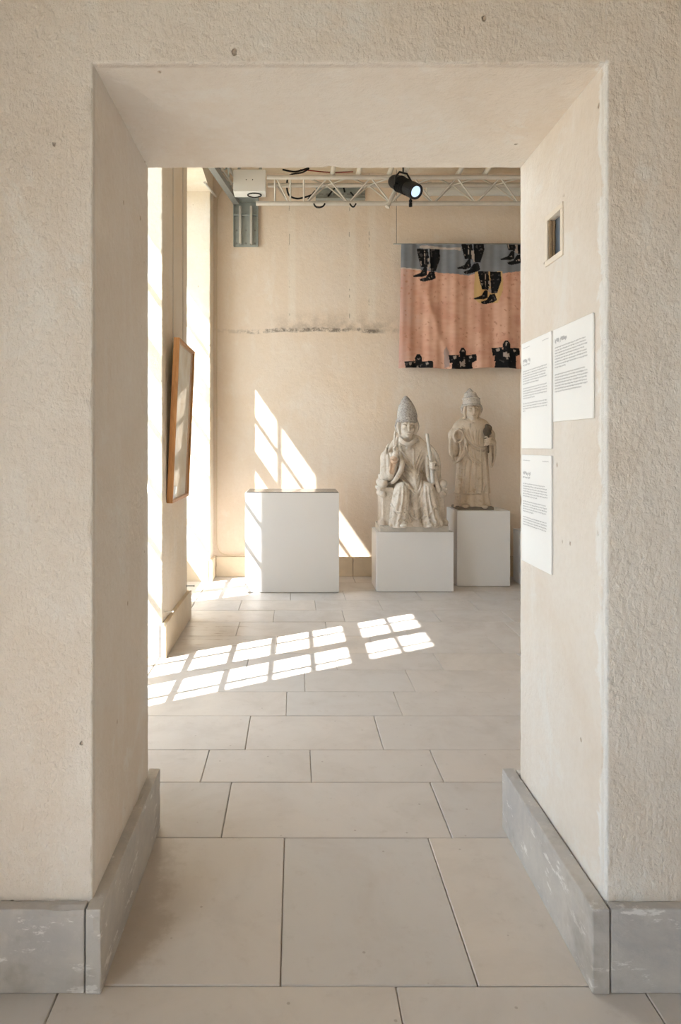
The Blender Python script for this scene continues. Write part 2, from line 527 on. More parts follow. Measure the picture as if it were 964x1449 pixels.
for x0, x1, ws in ((XO, XW, WINS), (XNO, XN, NWINS)):
    for y0, y1 in ws: MB().bbox((x0, y0 + 0.003, -0.05), (x1 - 0.025, y1 - 0.003, 0.004), 0.004, 1).build('threshold_slab', M_tile, floor)

# ------------------------------------------------------------------ baseboards
def rough_slab(name, lo, hi, mat, parent=None, seed=0, amp=0.003, step=0.02):
    """stone skirting block with slightly worn arrises"""
    bm = bmesh.new()
    bmesh.ops.create_cube(bm, size=1)
    c = [(lo[i] + hi[i]) / 2 for i in range(3)]; d = [hi[i] - lo[i] for i in range(3)]
    for v in bm.verts: v.co = Vector([c[i] + v.co[i] * d[i] for i in range(3)])
    bmesh.ops.bevel(bm, geom=bm.edges[:], offset=0.004, segments=2, affect='EDGES', profile=0.5)
    for ax in range(3):
        k = int(d[ax] / step)
        for q in range(1, k):
            pc = Vector(lo); pc[ax] = lo[ax] + d[ax] * q / k
            nn = Vector((0, 0, 0)); nn[ax] = 1
            bmesh.ops.bisect_plane(bm, geom=bm.verts[:] + bm.edges[:] + bm.faces[:], plane_co=pc, plane_no=nn)
    bm.normal_update()
    for v in bm.verts:
        if v.co.z < lo[2] + 0.005: continue
        e = sum(1 for i in range(3) if min(abs(v.co[i] - lo[i]), abs(v.co[i] - hi[i])) < 0.006)
        a = amp * (0.25 if e < 2 else 1.0)
        q = n1(v.co.x * 23 + seed, v.co.y * 23, v.co.z * 23)
        chip = max(0, n1(v.co.x * 9 + seed, v.co.y * 9, v.co.z * 9) - 0.35) * (0.03 if e >= 2 else 0)
        v.co -= v.normal * (a * abs(q) + chip)
    bm.verts.index_update()
    V = [tuple(v.co) for v in bm.verts]; F = [tuple(v.index for v in f.verts) for f in bm.faces]
    bm.free()
    return mk(name, V, F, mat, parent)

YS = 1.955
b = rough_slab('baseboard_left', (XL - 0.008, YS, 0), (-0.563, 2.815, 0.247), M_base, seed=1); tagset(b, kind='structure')
rough_slab('end_block', (-0.645, 2.765, 0), (XL - 0.012, 2.81, 0.245), M_base, b, seed=2)
b = rough_slab('baseboard_front_left', (XN, YS + 0.003, 0), (XL - 0.012, YF, 0.245), M_base, seed=3); tagset(b, kind='structure')
b = rough_slab('baseboard_right', (0.862, YS, 0), (XR - 0.006, 2.815, 0.247), M_base, seed=4); tagset(b, kind='structure')
rough_slab('end_block', (XR - 0.003, 2.765, 0), (XR + 0.05, 2.81, 0.245), M_base, b, seed=5)
b = rough_slab('baseboard_front_right', (XR - 0.002, YS + 0.004, 0), (2.2, YF - 0.005, 0.246), M_base, seed=6); tagset(b, kind='structure')
b = rough_slab('baseboard_pier', (XW - 0.01, 5.045, 0), (-0.965, 6.275, 0.255), M_pale, seed=7); tagset(b, kind='structure')
rough_slab('reveal_block', (-1.45, 5.045, 0), (XW - 0.014, 5.085, 0.25), M_pale, b, seed=8)
rough_slab('reveal_block', (-1.45, 6.235, 0), (XW - 0.014, 6.275, 0.25), M_pale, b, seed=9)
b = rough_slab('baseboard_corner', (XW - 0.01, 7.895, 0), (-0.968, YW, 0.25), M_pale, seed=10); tagset(b, kind='structure')
rough_slab('reveal_block', (-1.45, 7.895, 0), (XW - 0.014, 7.935, 0.25), M_pale, b, seed=11)
b = rough_slab('baseboard_back', (-0.964, YW - 0.035, 0), (0.7, YW, 0.242), M_pale, seed=12); tagset(b, kind='structure')
rough_slab('skirting_block', (0.704, YW - 0.035, 0), (2.3, YW, 0.242), M_pale, b, seed=13)
rough_slab('skirting_block', (2.304, YW - 0.035, 0), (4.2, YW, 0.242), M_pale, b, seed=14)

# ------------------------------------------------------------------ windows (French casements with glazing bars)
BARS = [1.028, 1.463, 1.908, 2.346, 3.358, 3.79, 4.2]
for wi, (kind, y0, y1) in enumerate([('L', *w) for w in WINS] + [('N', *w) for w in NWINS]):
    yc = (y0 + y1) / 2
    w = empty('window_%d' % (wi + 1), (XG, yc, 0), kind='structure')
    m = MB()
    m.box((XG - 0.04, y0, 0), (XG + 0.04, yc - 0.77, ZH)); m.box((XG - 0.04, yc + 0.77, 0), (XG + 0.04, y1, ZH))
    m.box((XG - 0.04, yc - 0.77, ZH - 0.12), (XG + 0.04, yc + 0.77, ZH))
    m.build('window_frame', M_winpaint, w)
    for s in (-1, 1):
        a, b_ = sorted((yc + s * 0.72, yc + s * 0.77))
        MB().bbox((XG - 0.02, a, 0.01), (XG + 0.02, b_, ZH - 0.12), 0.004, 1).build('casement_stile', M_winpaint, w)
        c0, c1 = sorted((yc, yc + s * 0.075))
        MB().bbox((XG - 0.02, c0 + 0.001, 0.01), (XG + 0.02, c1 - 0.001, ZH - 0.12), 0.004, 1).build('meeting_stile', M_winpaint, w)
        p0, p1 = sorted((yc + s * 0.075, yc + s * 0.72))
        pan = MB().bbox((XG - 0.012, p0, 0.02), (XG + 0.012, p1, 0.575), 0.004, 1).build('bottom_panel', M_winpaint, w)
        MB().bbox((XG + 0.010, p0 + 0.07, 0.1), (XG + 0.02, p1 - 0.07, 0.5), 0.006, 1).build('panel_field', M_winpaint, pan)
        MB().bbox((XG - 0.015, yc + s * 0.355 - 0.013, 0.575), (XG + 0.015, yc + s * 0.355 + 0.013, ZH - 0.12), 0.003, 1).build('glazing_bar', M_winpaint, w)
        zs = [0.575] + BARS[:4] + [2.778]; zt = [2.94] + BARS[4:] + [ZH - 0.12]
        for z in BARS:
            MB().bbox((XG - 0.015, p0, z - 0.018), (XG + 0.015, p1, z + 0.018), 0.003, 1).build('glazing_bar', M_winpaint, w)
        for grp in (zs, zt):
            for za, zb in zip(grp, grp[1:]):
                for (qa, qb) in ((0.08, 0.343), (0.367, 0.715)):
                    e0, e1 = sorted((yc + s * qa, yc + s * qb))
                    mk('pane', [(XG, e0, za + 0.01), (XG, e1, za + 0.01), (XG, e1, zb - 0.01), (XG, e0, zb - 0.01)], [(0, 1, 2, 3)], M_glass, w)
    MB().bbox((XG - 0.03, yc - 0.77, 2.778), (XG + 0.03, yc + 0.77, 2.94), 0.006, 1).build('transom', M_winpaint, w)
    if kind == 'N':
        w.location = (XNG, yc, 0)
        w.scale = (1, 1, ZHN / ZH)

# ------------------------------------------------------------------ pedestals
def px(x, y, d): return ((x - 418) * d / F_PX, d, CAM_H + (631 - y) * d / F_PX)
def pedestal(lo, hi, label):
    t = empty('pedestal', ((lo[0] + hi[0]) / 2, (lo[1] + hi[1]) / 2, 0), label, 'pedestal', 'white display pedestals')
    k = 0.018
    MB().bbox((lo[0], lo[1], 0.006), (hi[0], lo[1] + k, hi[2]), 0.002, 2).build('front_panel', M_white, t)
    MB().bbox((lo[0], hi[1] - k, 0.006), (hi[0], hi[1], hi[2]), 0.002, 2).build('back_panel', M_white, t)
    for x0 in (lo[0], hi[0] - k):
        MB().bbox((x0, lo[1] + k, 0.006), (x0 + k, hi[1] - k, hi[2]), 0.001, 1).build('side_panel', M_white, t)
    MB().bbox((lo[0] + k, lo[1] + k, hi[2] - k), (hi[0] - k, hi[1] - k, hi[2]), 0.001, 1).build('top_panel', M_white, t)
    MB().box((lo[0] + 0.02, lo[1] + 0.02, 0), (hi[0] - 0.02, hi[1] - 0.02, 0.03)).build('plinth', M_white, t)
    return t
P1 = ((-0.543, 7.30, 0), (0.474, 7.87, 1.082))
p = pedestal(*P1, 'wide white pedestal topped by a black glass sheet')
g = MB().bbox((P1[0][0] + 0.012, P1[0][1] + 0.012, 1.083), (P1[1][0] - 0.006, P1[1][1] - 0.006, 1.091), 0.002, 1).build('glass_sheet', M_black_gloss, loc=(-0.03, 7.58, 1.083))
tagset(g, 'black glossy glass sheet lying on top of the wide pedestal', 'glass sheet')
P2 = ((0.884, 7.34, 0), (1.722, 7.81, 0.652))
pedestal(*P2, 'low white pedestal carrying the seated stone figure')
P3 = ((1.83, 7.63, 0), (2.43, 8.16, 0.855))
pedestal(*P3, 'tall narrow white pedestal carrying the standing stone figure')
pedestal((2.57, 7.42, 0), (3.3, 7.96, 0.62), 'white pedestal without any statue, beside the tall narrow one')

# ------------------------------------------------------------------ signed-distance carving for the statues
class Field:
    def __init__(s, lo, hi, h):
        s.lo, s.h = np.array(lo), h
        s.n = [int((hi[i] - lo[i]) / h) + 2 for i in range(3)]
        s.ax = [lo[i] + h * np.arange(s.n[i]) for i in range(3)]
        s.F = np.full(s.n, 1.0, dtype=np.float32)
        s.C = np.zeros(s.n, dtype=np.uint8)
    def put(s, fn, lo, hi, k=0.01, op='u', col=0):
        pad = 2 * k + 2.5 * s.h
        sl = []
        for i in range(3):
            a = int(np.clip((lo[i] - pad - s.lo[i]) / s.h, 0, s.n[i])); b = int(np.clip((hi[i] + pad - s.lo[i]) / s.h + 2, 0, s.n[i]))
            if b <= a: return
            sl.append(slice(a, b))
        sl = tuple(sl)
        X = s.ax[0][sl[0]][:, None, None]; Y = s.ax[1][sl[1]][None, :, None]; Z = s.ax[2][sl[2]][None, None, :]
        d = fn(X, Y, Z).astype(np.float32)
        old = s.F[sl]
        if op == 'u':
            h = np.clip(0.5 + 0.5 * (old - d) / k, 0, 1)
            s.F[sl] = old * (1 - h) + d * h - k * h * (1 - h)
            if col: s.C[sl][d < np.minimum(old, 0.006)] = col
        else:
            d = -d
            h = np.clip(0.5 - 0.5 * (old - d) / k, 0, 1)
            s.F[sl] = old * (1 - h) + d * h + k * h * (1 - h)
            if col: s.C[sl][d > -0.012] = col
    def cap(s, a, b, ra, rb=None, **kw):
        rb = ra if rb is None else rb
        a, b = np.array(a, float), np.array(b, float)
        ab = b - a; L = max(1e-9, ab @ ab); R = max(ra, rb)
        def fn(X, Y, Z):
            px_, py_, pz_ = X - a[0], Y - a[1], Z - a[2]
            t = np.clip((px_ * ab[0] + py_ * ab[1] + pz_ * ab[2]) / L, 0, 1)
            return np.sqrt((px_ - t * ab[0]) ** 2 + (py_ - t * ab[1]) ** 2 + (pz_ - t * ab[2]) ** 2) - (ra + (rb - ra) * t)
        s.put(fn, np.minimum(a, b) - R, np.maximum(a, b) + R, **kw)
    def tube(s, pts, r, sm=4, **kw):
        P = spline(pts, sm) if len(pts) > 2 else [Vector(q) for q in pts]
        m = len(P)
        rr = [r] * m if isinstance(r, (int, float)) else [np.interp(i / (m - 1), np.linspace(0, 1, len(r)), r) for i in range(m)]
        for i in range(m - 1): s.cap(P[i], P[i + 1], rr[i], rr[i + 1], **kw)
    def ell(s, c, r, rot=None, **kw):
        c, r = np.array(c, float), np.array(r, float)
        R = None if rot is None else np.array(Matrix.Rotation(rot[1], 3, rot[0]).transposed())
        def fn(X, Y, Z):
            p = [X - c[0], Y - c[1], Z - c[2]]
            if R is not None: p = [R[i, 0] * p[0] + R[i, 1] * p[1] + R[i, 2] * p[2] for i in range(3)]
            k0 = np.sqrt(sum((p[i] / r[i]) ** 2 for i in range(3))); k1 = np.sqrt(sum((p[i] / r[i] ** 2) ** 2 for i in range(3)))
            return k0 * (k0 - 1) / np.maximum(k1, 1e-6)
        m = r.max() if rot else r
        s.put(fn, c - m, c + m, **kw)
    def box(s, lo, hi, rad=0.01, **kw):
        c = [(lo[i] + hi[i]) / 2 for i in range(3)]; hf = [(hi[i] - lo[i]) / 2 - rad for i in range(3)]
        def fn(X, Y, Z):
            q = [np.abs(v - c[i]) - hf[i] for i, v in enumerate((X, Y, Z))]
            o = np.sqrt(sum(np.maximum(v, 0) ** 2 for v in q))
            return o + np.minimum(np.maximum(np.maximum(q[0], q[1]), q[2]), 0) - rad
        s.put(fn, lo, hi, **kw)
    def loft(s, zs, rx, ry, cx=0.0, cy=0.0, fold=None, **kw):
        zs = list(zs); N = len(zs)
        ex = lambda v: [v] * N if isinstance(v, (int, float)) else list(v)
        rx, ry, cx, cy = ex(rx), ex(ry), ex(cx), ex(cy)
        def fn(X, Y, Z):
            f = lambda v: np.interp(Z, zs, v)
            a, b, x, y = f(rx), f(ry), X - f(cx), Y - f(cy)
            th = np.arctan2(y / b, x / a)
            k = np.sqrt((x / a) ** 2 + (y / b) ** 2)
            m = 1.0 if fold is None else 1.0 + fold(th, Z)
            d = (k - m) * np.minimum(a, b) * 0.9
            return np.maximum(np.maximum(d, zs[0] - Z), Z - zs[-1])
        mx, my = max(rx) * 1.15, max(ry) * 1.15
        s.put(fn, (min(cx) - mx, min(cy) - my, zs[0]), (max(cx) + mx, max(cy) + my, zs[-1]), **kw)
    def front(s, x, z):
        i = int(np.clip(round((x - s.lo[0]) / s.h), 0, s.n[0] - 1)); k = int(np.clip(round((z - s.lo[2]) / s.h), 0, s.n[2] - 1))
        j = np.argmax(s.F[i, :, k] < 0)
        if s.F[i, j, k] >= 0 or j == 0: return None
        a, b = s.F[i, j - 1, k], s.F[i, j, k]
        return s.ax[1][j - 1] + s.h * a / (a - b)
    def ride(s, pts, r, sink=0.35, sm=5, **kw):
        """a fold (or, with op='s', a groove) laid on the front surface along (x, z) points"""
        P = spline([(x, 0, z) for x, z in pts], sm) if len(pts) > 2 else [Vector((x, 0, z)) for x, z in pts]
        m = len(P)
        rr = [r] * m if isinstance(r, (int, float)) else [np.interp(i / (m - 1), np.linspace(0, 1, len(r)), r) for i in range(m)]
        ys = [s.front(p.x, p.z) for p in P]
        good = [y for y in ys if y is not None]
        if not good: return
        last = good[0]; Q = []
        for p, y, q in zip(P, ys, rr):
            if y is None: y = last
            last = y
            Q.append((p.x, y + q * sink, p.z))
        ya = [q[1] for q in Q]
        Q = [(q[0], (ya[max(i - 1, 0)] + ya[i] + ya[min(i + 1, m - 1)]) / 3, q[2]) for i, q in enumerate(Q)]
        for i in range(m - 1): s.cap(Q[i], Q[i + 1], rr[i], rr[i + 1], **kw)
    def mesh(s):
        F = s.F; S = F < 0
        nx, ny, nz = s.n
        cnt = np.zeros((nx - 1, ny - 1, nz - 1), np.uint8)
        for i in (0, 1):
            for j in (0, 1):
                for k in (0, 1): cnt += S[i:nx - 1 + i, j:ny - 1 + j, k:nz - 1 + k]
        act = np.argwhere((cnt > 0) & (cnt < 8))
        ids = np.full(cnt.shape, -1, np.int64); ids[tuple(act.T)] = np.arange(len(act))
        acc = np.zeros((len(act), 3)); num = np.zeros(len(act))
        cor = [(i, j, k) for i in (0, 1) for j in (0, 1) for k in (0, 1)]
        for a in cor:
            for ax in range(3):
                if a[ax]: continue
                b = list(a); b[ax] = 1
                va = F[tuple((act + a).T)]; vb = F[tuple((act + b).T)]
                m = (va < 0) != (vb < 0)
                t = np.where(m, va / np.where(m, va - vb, 1), 0)
                p = np.tile(np.array(a, float), (len(act), 1)); p[:, ax] = t
                acc[m] += p[m]; num[m] += 1
        V = s.lo + s.h * (act + acc / num[:, None])
        Q = []
        for ax in range(3):
            u, w = (ax + 1) % 3, (ax + 2) % 3
            A = np.take(S, range(s.n[ax] - 1), ax); B = np.take(S, range(1, s.n[ax]), ax)
            e = np.argwhere(A != B)
            e = e[(e[:, u] > 0) & (e[:, w] > 0) & (e[:, u] < s.n[u] - 1) & (e[:, w] < s.n[w] - 1)]
            q = []
            for du, dw in ((1, 1), (0, 1), (0, 0), (1, 0)):
                c = e.copy(); c[:, u] -= du; c[:, w] -= dw
                q.append(ids[tuple(c.T)])
            q = np.stack(q, 1)
            fl = ~A[tuple(e.T)]
            q[fl] = q[fl][:, ::-1]
            Q.append(q)
        Q = np.concatenate(Q); Q = Q[(Q >= 0).all(1)]
        cols = s.C[tuple(np.clip(np.round((V - s.lo) / s.h).astype(int), 0, np.array(s.n) - 1).T)]
        return V, Q, cols

PAL = {0: (1, 1, 1), 1: (0.93, 0.77, 0.66), 2: (0.45, 0.38, 0.32), 3: (1, 1, 1), 4: (1.06, 0.92, 0.74)}
def carve(name, field, mat, parent, loc):
    V, Q, cols = field.mesh()
    o = mk(name, V + np.array(loc), Q, mat, parent, smooth=True)
    at = o.data.color_attributes.new('tint', 'FLOAT_COLOR', 'POINT')
    lut = np.ones((256, 4), np.float32)
    for k, c in PAL.items(): lut[k, :3] = c
    at.data.foreach_set('color', lut[cols].ravel())
    return o

def statue_stone(name, a, b, c, speck=0.4, spk='7b7673', ss=60, t0=0.52):
    M = Mat(name, rough=0.85, spec=0.2)
    P = M.objco()
    big = M.noise(5, 6, 0.65, co=P, dist=0.6)
    col = M.mix(M.step(big, 0.38, 0.62), lin(a), lin(b))
    col = M.mix(M.mul(M.step(M.noise(9, 6, 0.7, co=P), 0.54, 0.68), 0.8), col, lin(c))
    f = M.noise(ss, 5, 0.7, co=P)
    col = M.mix(M.mul(M.step(f, t0, t0 + 0.15), speck), col, lin(spk))
    at = M.n('ShaderNodeAttribute', attribute_name='tint')
    mx = M.n('ShaderNodeMix', data_type='RGBA', blend_type='MULTIPLY')
    mx.inputs[0].default_value = 1
    M.link(col, mx.inputs[6]); M.link(at.outputs['Color'], mx.inputs[7])
    M.color(mx.outputs[2])
    M.bump(M.math('ADD', f, M.mul(M.noise(25, 5, 0.6, co=P), 1.5)), 0.5, 0.006)
    return M
M_seat_plain = simple('worn_limestone_slab', 'c9c3bb', 0.85, var=0.5, vs=14, bump=0.6)
M_dark_plain = simple('dark_limestone_slab', '7d7368', 0.85, var=0.7, vs=18, bump=0.6)
M_seat = statue_stone('weathered_limestone', 'ded5ca', 'cabfb2', 'b09e84', 0.28, '8c8377')
M_seat_hat = statue_stone('lichened_limestone', 'bdb8b3', 'aaa5a1', 'cfc8bf', 0.6, '625b56', 60, 0.47)
M_stand = statue_stone('tan_limestone', 'c8b8a5', 'cfc1b0', 'b29c83', 0.25, '8a7c6c')
M_stand_hat = statue_stone('greyed_limestone', 'c9c2b9', 'bdb6ae', 'd8d0c6', 0.5, '7d766f', 60, 0.48)
M_stand_dark = statue_stone('dark_crust_stone', '5d5348', '6d6154', '4a423a', 0.5, '2e2925', 50)

def face(f, cx, cy, cz, s=1.0, col=3):
    """head with brow, eyes, nose, mouth, chin and ears; cx,cy,cz the head centre, facing -y"""
    P = lambda x, y, z: (cx + x * s, cy + y * s, cz + z * s)
    f.ell(P(0, 0, 0.01), (0.078 * s, 0.095 * s, 0.11 * s), k=0.01, col=col)
    f.ell(P(0, -0.03, -0.055), (0.060 * s, 0.062 * s, 0.062 * s), k=0.03, col=col)       # jaw
    f.ell(P(0, -0.078, -0.098), (0.024 * s, 0.020 * s, 0.018 * s), k=0.02, col=col)      # chin
    for e in (-1, 1):
        f.ell(P(e * 0.043, -0.062, -0.022), (0.026 * s, 0.026 * s, 0.026 * s), k=0.02, col=col)   # cheek
        f.ell(P(e * 0.034, -0.098, 0.018), (0.022 * s, 0.018 * s, 0.013 * s), k=0.012, op='s')    # socket
        f.ell(P(e * 0.034, -0.084, 0.017), (0.015 * s, 0.012 * s, 0.009 * s), k=0.004, col=col)   # eye
        f.tube([P(e * 0.010, -0.102, 0.034), P(e * 0.035, -0.098, 0.044), P(e * 0.062, -0.078, 0.034)], 0.008 * s, k=0.010, col=col)
        f.ell(P(e * 0.080, 0.0, 0.0), (0.012 * s, 0.022 * s, 0.034 * s), k=0.008, col=col)        # ear
    f.tube([P(0, -0.098, 0.045), P(0, -0.114, 0.005), P(0, -0.122, -0.030)], [0.011 * s, 0.012 * s, 0.016 * s], k=0.008, col=col)
    f.tube([P(-0.026, -0.094, -0.058), P(0, -0.104, -0.056), P(0.026, -0.094, -0.058)], 0.006 * s, k=0.006, op='s')
    f.tube([P(-0.020, -0.092, -0.068), P(0, -0.100, -0.070), P(0.020, -0.092, -0.068)], 0.007 * s, k=0.006, col=col)

def hand(f, c, up, out, s=1.0, fingers=None, col=3):
    """palm with four fingers and a thumb as chains of capsules"""
    f.ell(c, (0.036 * s, 0.022 * s, 0.042 * s), k=0.012, col=col)
    for pts, r in fingers: f.tube(pts, r, 3, k=0.004, col=col)

# ---- seated figure
SL = (0.884 + 0.419 - 0.006, 7.565, 0.653)
st = empty('seated_statue', SL, 'seated stone figure in tall tiara raising a hand in blessing, on a low pedestal', 'statue')
f = Field((-0.40, -0.40, 0.05), (0.40, 0.27, 1.36), 0.0056)
f.loft([0.36, 0.5, 0.65, 0.8, 0.93, 1.0, 1.05], [0.20, 0.195, 0.19, 0.195, 0.195, 0.15, 0.09], [0.15, 0.15, 0.14, 0.135, 0.125, 0.10, 0.075], cx=[0, 0, 0, -0.01, -0.025, -0.03, -0.04], cy=0.06, k=0.02)
hem = lambda th, Z: 0.05 * np.sin(13 * th + 2 * np.sin(9 * Z)) * np.clip((0.42 - Z) * 3, 0, 1)
f.loft([0.055, 0.12, 0.25, 0.45], [0.29, 0.265, 0.225, 0.19], [0.17, 0.155, 0.13, 0.11], cx=0.01, cy=-0.06, fold=hem, k=0.02)
KN = ((-0.125, -0.18, 0.455), (0.140, -0.18, 0.455)); FT = ((-0.165, -0.225, 0.10), (0.185, -0.225, 0.10))
for (kx, ky, kz), (tx, ty, tz), hx in zip(KN, FT, (-0.09, 0.10)):
    f.cap((hx, 0.05, 0.46), (kx, ky, kz), 0.110, 0.086, k=0.02)
    f.cap((kx, ky, kz), (tx, ty, tz), 0.086, 0.092, k=0.016)
# hanging front panel of the chasuble, pointed below the knees
f.cap((0.015, -0.085, 0.62), (0.018, -0.165, 0.44), 0.075, 0.050, k=0.03)
f.cap((0.018, -0.175, 0.44), (0.03, -0.215, 0.16), 0.048, 0.030, k=0.012)
# long folds from the knees to the hem, with deep troughs between
for (kx, ky, kz), (tx, ty, tz), sg in zip(KN, FT, (-1, 1)):
    for a, b, r in ((-0.050, -0.088, 0.015), (-0.006, -0.030, 0.017), (0.040, 0.036, 0.014)):
        f.ride([(kx - sg * a * 0.7, kz + 0.04), (kx - sg * a + (tx - kx) * 0.4, 0.32), (tx - sg * b, 0.09)], [0.005, r, r * 1.25], k=0.012)
    for a, b in ((-0.028, -0.060), (0.018, 0.004), (0.058, 0.066)):
        f.ride([(kx - sg * a * 0.8, kz - 0.02), (kx - sg * a + (tx - kx) * 0.4, 0.30), (tx - sg * b, 0.085)], [0.006, 0.014, 0.018], sink=-0.1, k=0.008, op='s')
    f.ride([(kx + sg * 0.085, kz + 0.02), (kx + sg * 0.110, 0.30), (tx + sg * 0.10, 0.085)], [0.006, 0.015, 0.020], k=0.012)
for x0, x1 in ((-0.045, -0.035), (0.080, 0.085)):
    f.ride([(x0 + 0.01, 0.50), (x0, 0.36), (x1, 0.12)], [0.010, 0.020, 0.018], sink=0.0, k=0.010, op='s')
# looping folds of the lap between the knees and over the feet
for zz, dz in ((0.50, 0.09), (0.425, 0.10), (0.34, 0.11), (0.25, 0.10)):
    f.ride([(-0.062, zz + 0.02), (-0.03, zz - dz * 0.5), (0.012, zz - dz)], [0.007, 0.011, 0.006], k=0.010)
    f.ride([(0.082, zz + 0.02), (0.058, zz - dz * 0.5), (0.028, zz - dz * 1.05)], [0.007, 0.011, 0.006], k=0.010)
f.ride([(-0.255, 0.30), (-0.19, 0.225), (-0.12, 0.255), (-0.05, 0.17), (0.01, 0.12)], 0.010, k=0.008)
f.ride([(-0.25, 0.275), (-0.19, 0.200), (-0.12, 0.228), (-0.05, 0.148)], 0.009, sink=-0.1, k=0.006, op='s')
f.ride([(0.275, 0.27), (0.215, 0.285), (0.16, 0.215), (0.09, 0.16), (0.05, 0.11)], 0.010, k=0.008)
f.ride([(0.27, 0.245), (0.215, 0.26), (0.16, 0.19), (0.10, 0.14)], 0.009, sink=-0.1, k=0.006, op='s')
f.ride([(0.018, 0.90), (0.018, 0.60), (0.024, 0.40), (0.030, 0.16)], 0.012, k=0.008, col=4)
for x, sg in ((-0.135, -1), (0.150, 1)):
    f.ell((x, -0.335, 0.082), (0.040, 0.040, 0.024), k=0.006)
    f.ride([(x - 0.06, 0.125), (x, 0.145), (x + 0.06, 0.12)], 0.012, sink=0.0, k=0.006, op='s')
# v-shaped folds on the chest
for sgn in (-1, 1):
    for zt in (0.95, 0.87, 0.79, 0.71, 0.63):
        f.ride([(sgn * 0.145 - 0.012, zt), (sgn * 0.09, zt - 0.10), (sgn * 0.022 + 0.016, zt - 0.20)], [0.006, 0.012, 0.007], k=0.010)
        f.ride([(sgn * 0.14 - 0.012, zt - 0.04), (sgn * 0.085, zt - 0.14), (sgn * 0.03 + 0.016, zt - 0.23)], [0.005, 0.010, 0.006], sink=-0.1, k=0.007, op='s')
# mantle shoulders and arms
f.cap((-0.10, 0.06, 0.975), (-0.245, 0.03, 0.80), 0.085, 0.085, k=0.04)
f.cap((-0.245, 0.03, 0.80), (-0.275, 0.00, 0.60), 0.085, 0.075, k=0.04)
f.cap((0.06, 0.06, 0.975), (0.215, 0.04, 0.82), 0.085, 0.085, k=0.04)
f.cap((0.215, 0.04, 0.82), (0.265, 0.01, 0.58), 0.085, 0.075, k=0.04)
f.cap((-0.275, -0.01, 0.70), (-0.205, -0.155, 0.80), 0.062, 0.040, k=0.02)
f.cap((0.265, -0.01, 0.68), (0.215, -0.165, 0.715), 0.062, 0.038, k=0.02)
# hanging sleeve of the blessing arm with its reddened hollow
f.cap((-0.225, -0.10, 0.80), (-0.245, -0.10, 0.60), 0.072, 0.052, k=0.02)
f.cap((-0.225, -0.185, 0.775), (-0.235, -0.175, 0.655), 0.042, 0.026, k=0.012, op='s', col=1)
f.tube([(-0.145, -0.135, 0.86), (-0.125, -0.165, 0.76), (-0.135, -0.17, 0.68), (-0.19, -0.165, 0.58), (-0.235, -0.16, 0.53)], [0.016, 0.024, 0.026, 0.022, 0.014], k=0.014)
f.tube([(-0.255, -0.03, 0.95), (-0.298, -0.08, 0.84), (-0.305, -0.10, 0.70), (-0.285, -0.10, 0.56)], [0.012, 0.022, 0.022, 0.016], k=0.014)
f.tube([(-0.225, -0.01, 0.97), (-0.265, -0.075, 0.87), (-0.272, -0.085, 0.74)], 0.012, k=0.010, op='s')
f.cap((-0.212, -0.165, 0.775), (-0.198, -0.19, 0.86), 0.036, 0.031, k=0.012, col=3)
f.tube([(-0.247, -0.185, 0.785), (-0.21, -0.225, 0.765), (-0.168, -0.19, 0.79)], 0.010, k=0.006)          # cuff
H = (-0.188, -0.20, 0.905)
hand(f, H, None, None, 1.0, [
    ([(-0.207, -0.20, 0.94), (-0.212, -0.205, 1.00), (-0.208, -0.21, 1.095)], [0.016, 0.015, 0.010]),   # index, raised
    ([(-0.186, -0.205, 0.945), (-0.188, -0.215, 0.99), (-0.184, -0.225, 1.035)], [0.015, 0.014, 0.012]),   # middle, broken short
    ([(-0.167, -0.205, 0.935), (-0.158, -0.232, 0.955), (-0.160, -0.240, 0.915)], [0.012, 0.012, 0.010]),
    ([(-0.155, -0.20, 0.915), (-0.146, -0.225, 0.93), (-0.150, -0.232, 0.895)], [0.011, 0.010, 0.009]),
    ([(-0.215, -0.20, 0.885), (-0.225, -0.235, 0.915), (-0.200, -0.245, 0.945)], [0.014, 0.012, 0.009])])
# arm that holds the staff
f.tube([(0.205, -0.01, 0.95), (0.275, -0.05, 0.83), (0.30, -0.06, 0.68), (0.285, -0.07, 0.52)], [0.012, 0.022, 0.022, 0.016], k=0.014)
f.tube([(0.165, -0.10, 0.82), (0.158, -0.15, 0.71), (0.165, -0.16, 0.60), (0.185, -0.155, 0.54)], [0.014, 0.020, 0.018, 0.012], k=0.014)
f.tube([(0.185, -0.04, 0.93), (0.232, -0.085, 0.81), (0.24, -0.10, 0.70)], 0.012, k=0.010, op='s')
f.cap((0.235, -0.12, 0.70), (0.21, -0.195, 0.725), 0.036, 0.030, k=0.012, col=3)
f.ell((0.203, -0.215, 0.73), (0.042, 0.026, 0.042), k=0.010, col=3)
for i in range(4):
    z = 0.758 - i * 0.020
    f.tube([(0.240, -0.215, z), (0.222, -0.252, z - 0.003), (0.188, -0.262, z - 0.006), (0.165, -0.245, z - 0.008)], [0.011, 0.0115, 0.011, 0.009], 3, k=0.003, col=3)
f.tube([(0.195, -0.205, 0.765), (0.172, -0.238, 0.782), (0.160, -0.248, 0.765)], [0.013, 0.012, 0.009], 3, k=0.004, col=3)
f.tube([(0.225, -0.19, 0.66), (0.24, -0.185, 0.56), (0.275, -0.18, 0.45)], [0.018, 0.022, 0.024], k=0.008)
f.tube([(0.195, -0.205, 0.68), (0.20, -0.205, 0.60), (0.205, -0.195, 0.53)], [0.020, 0.022, 0.018], k=0.008)
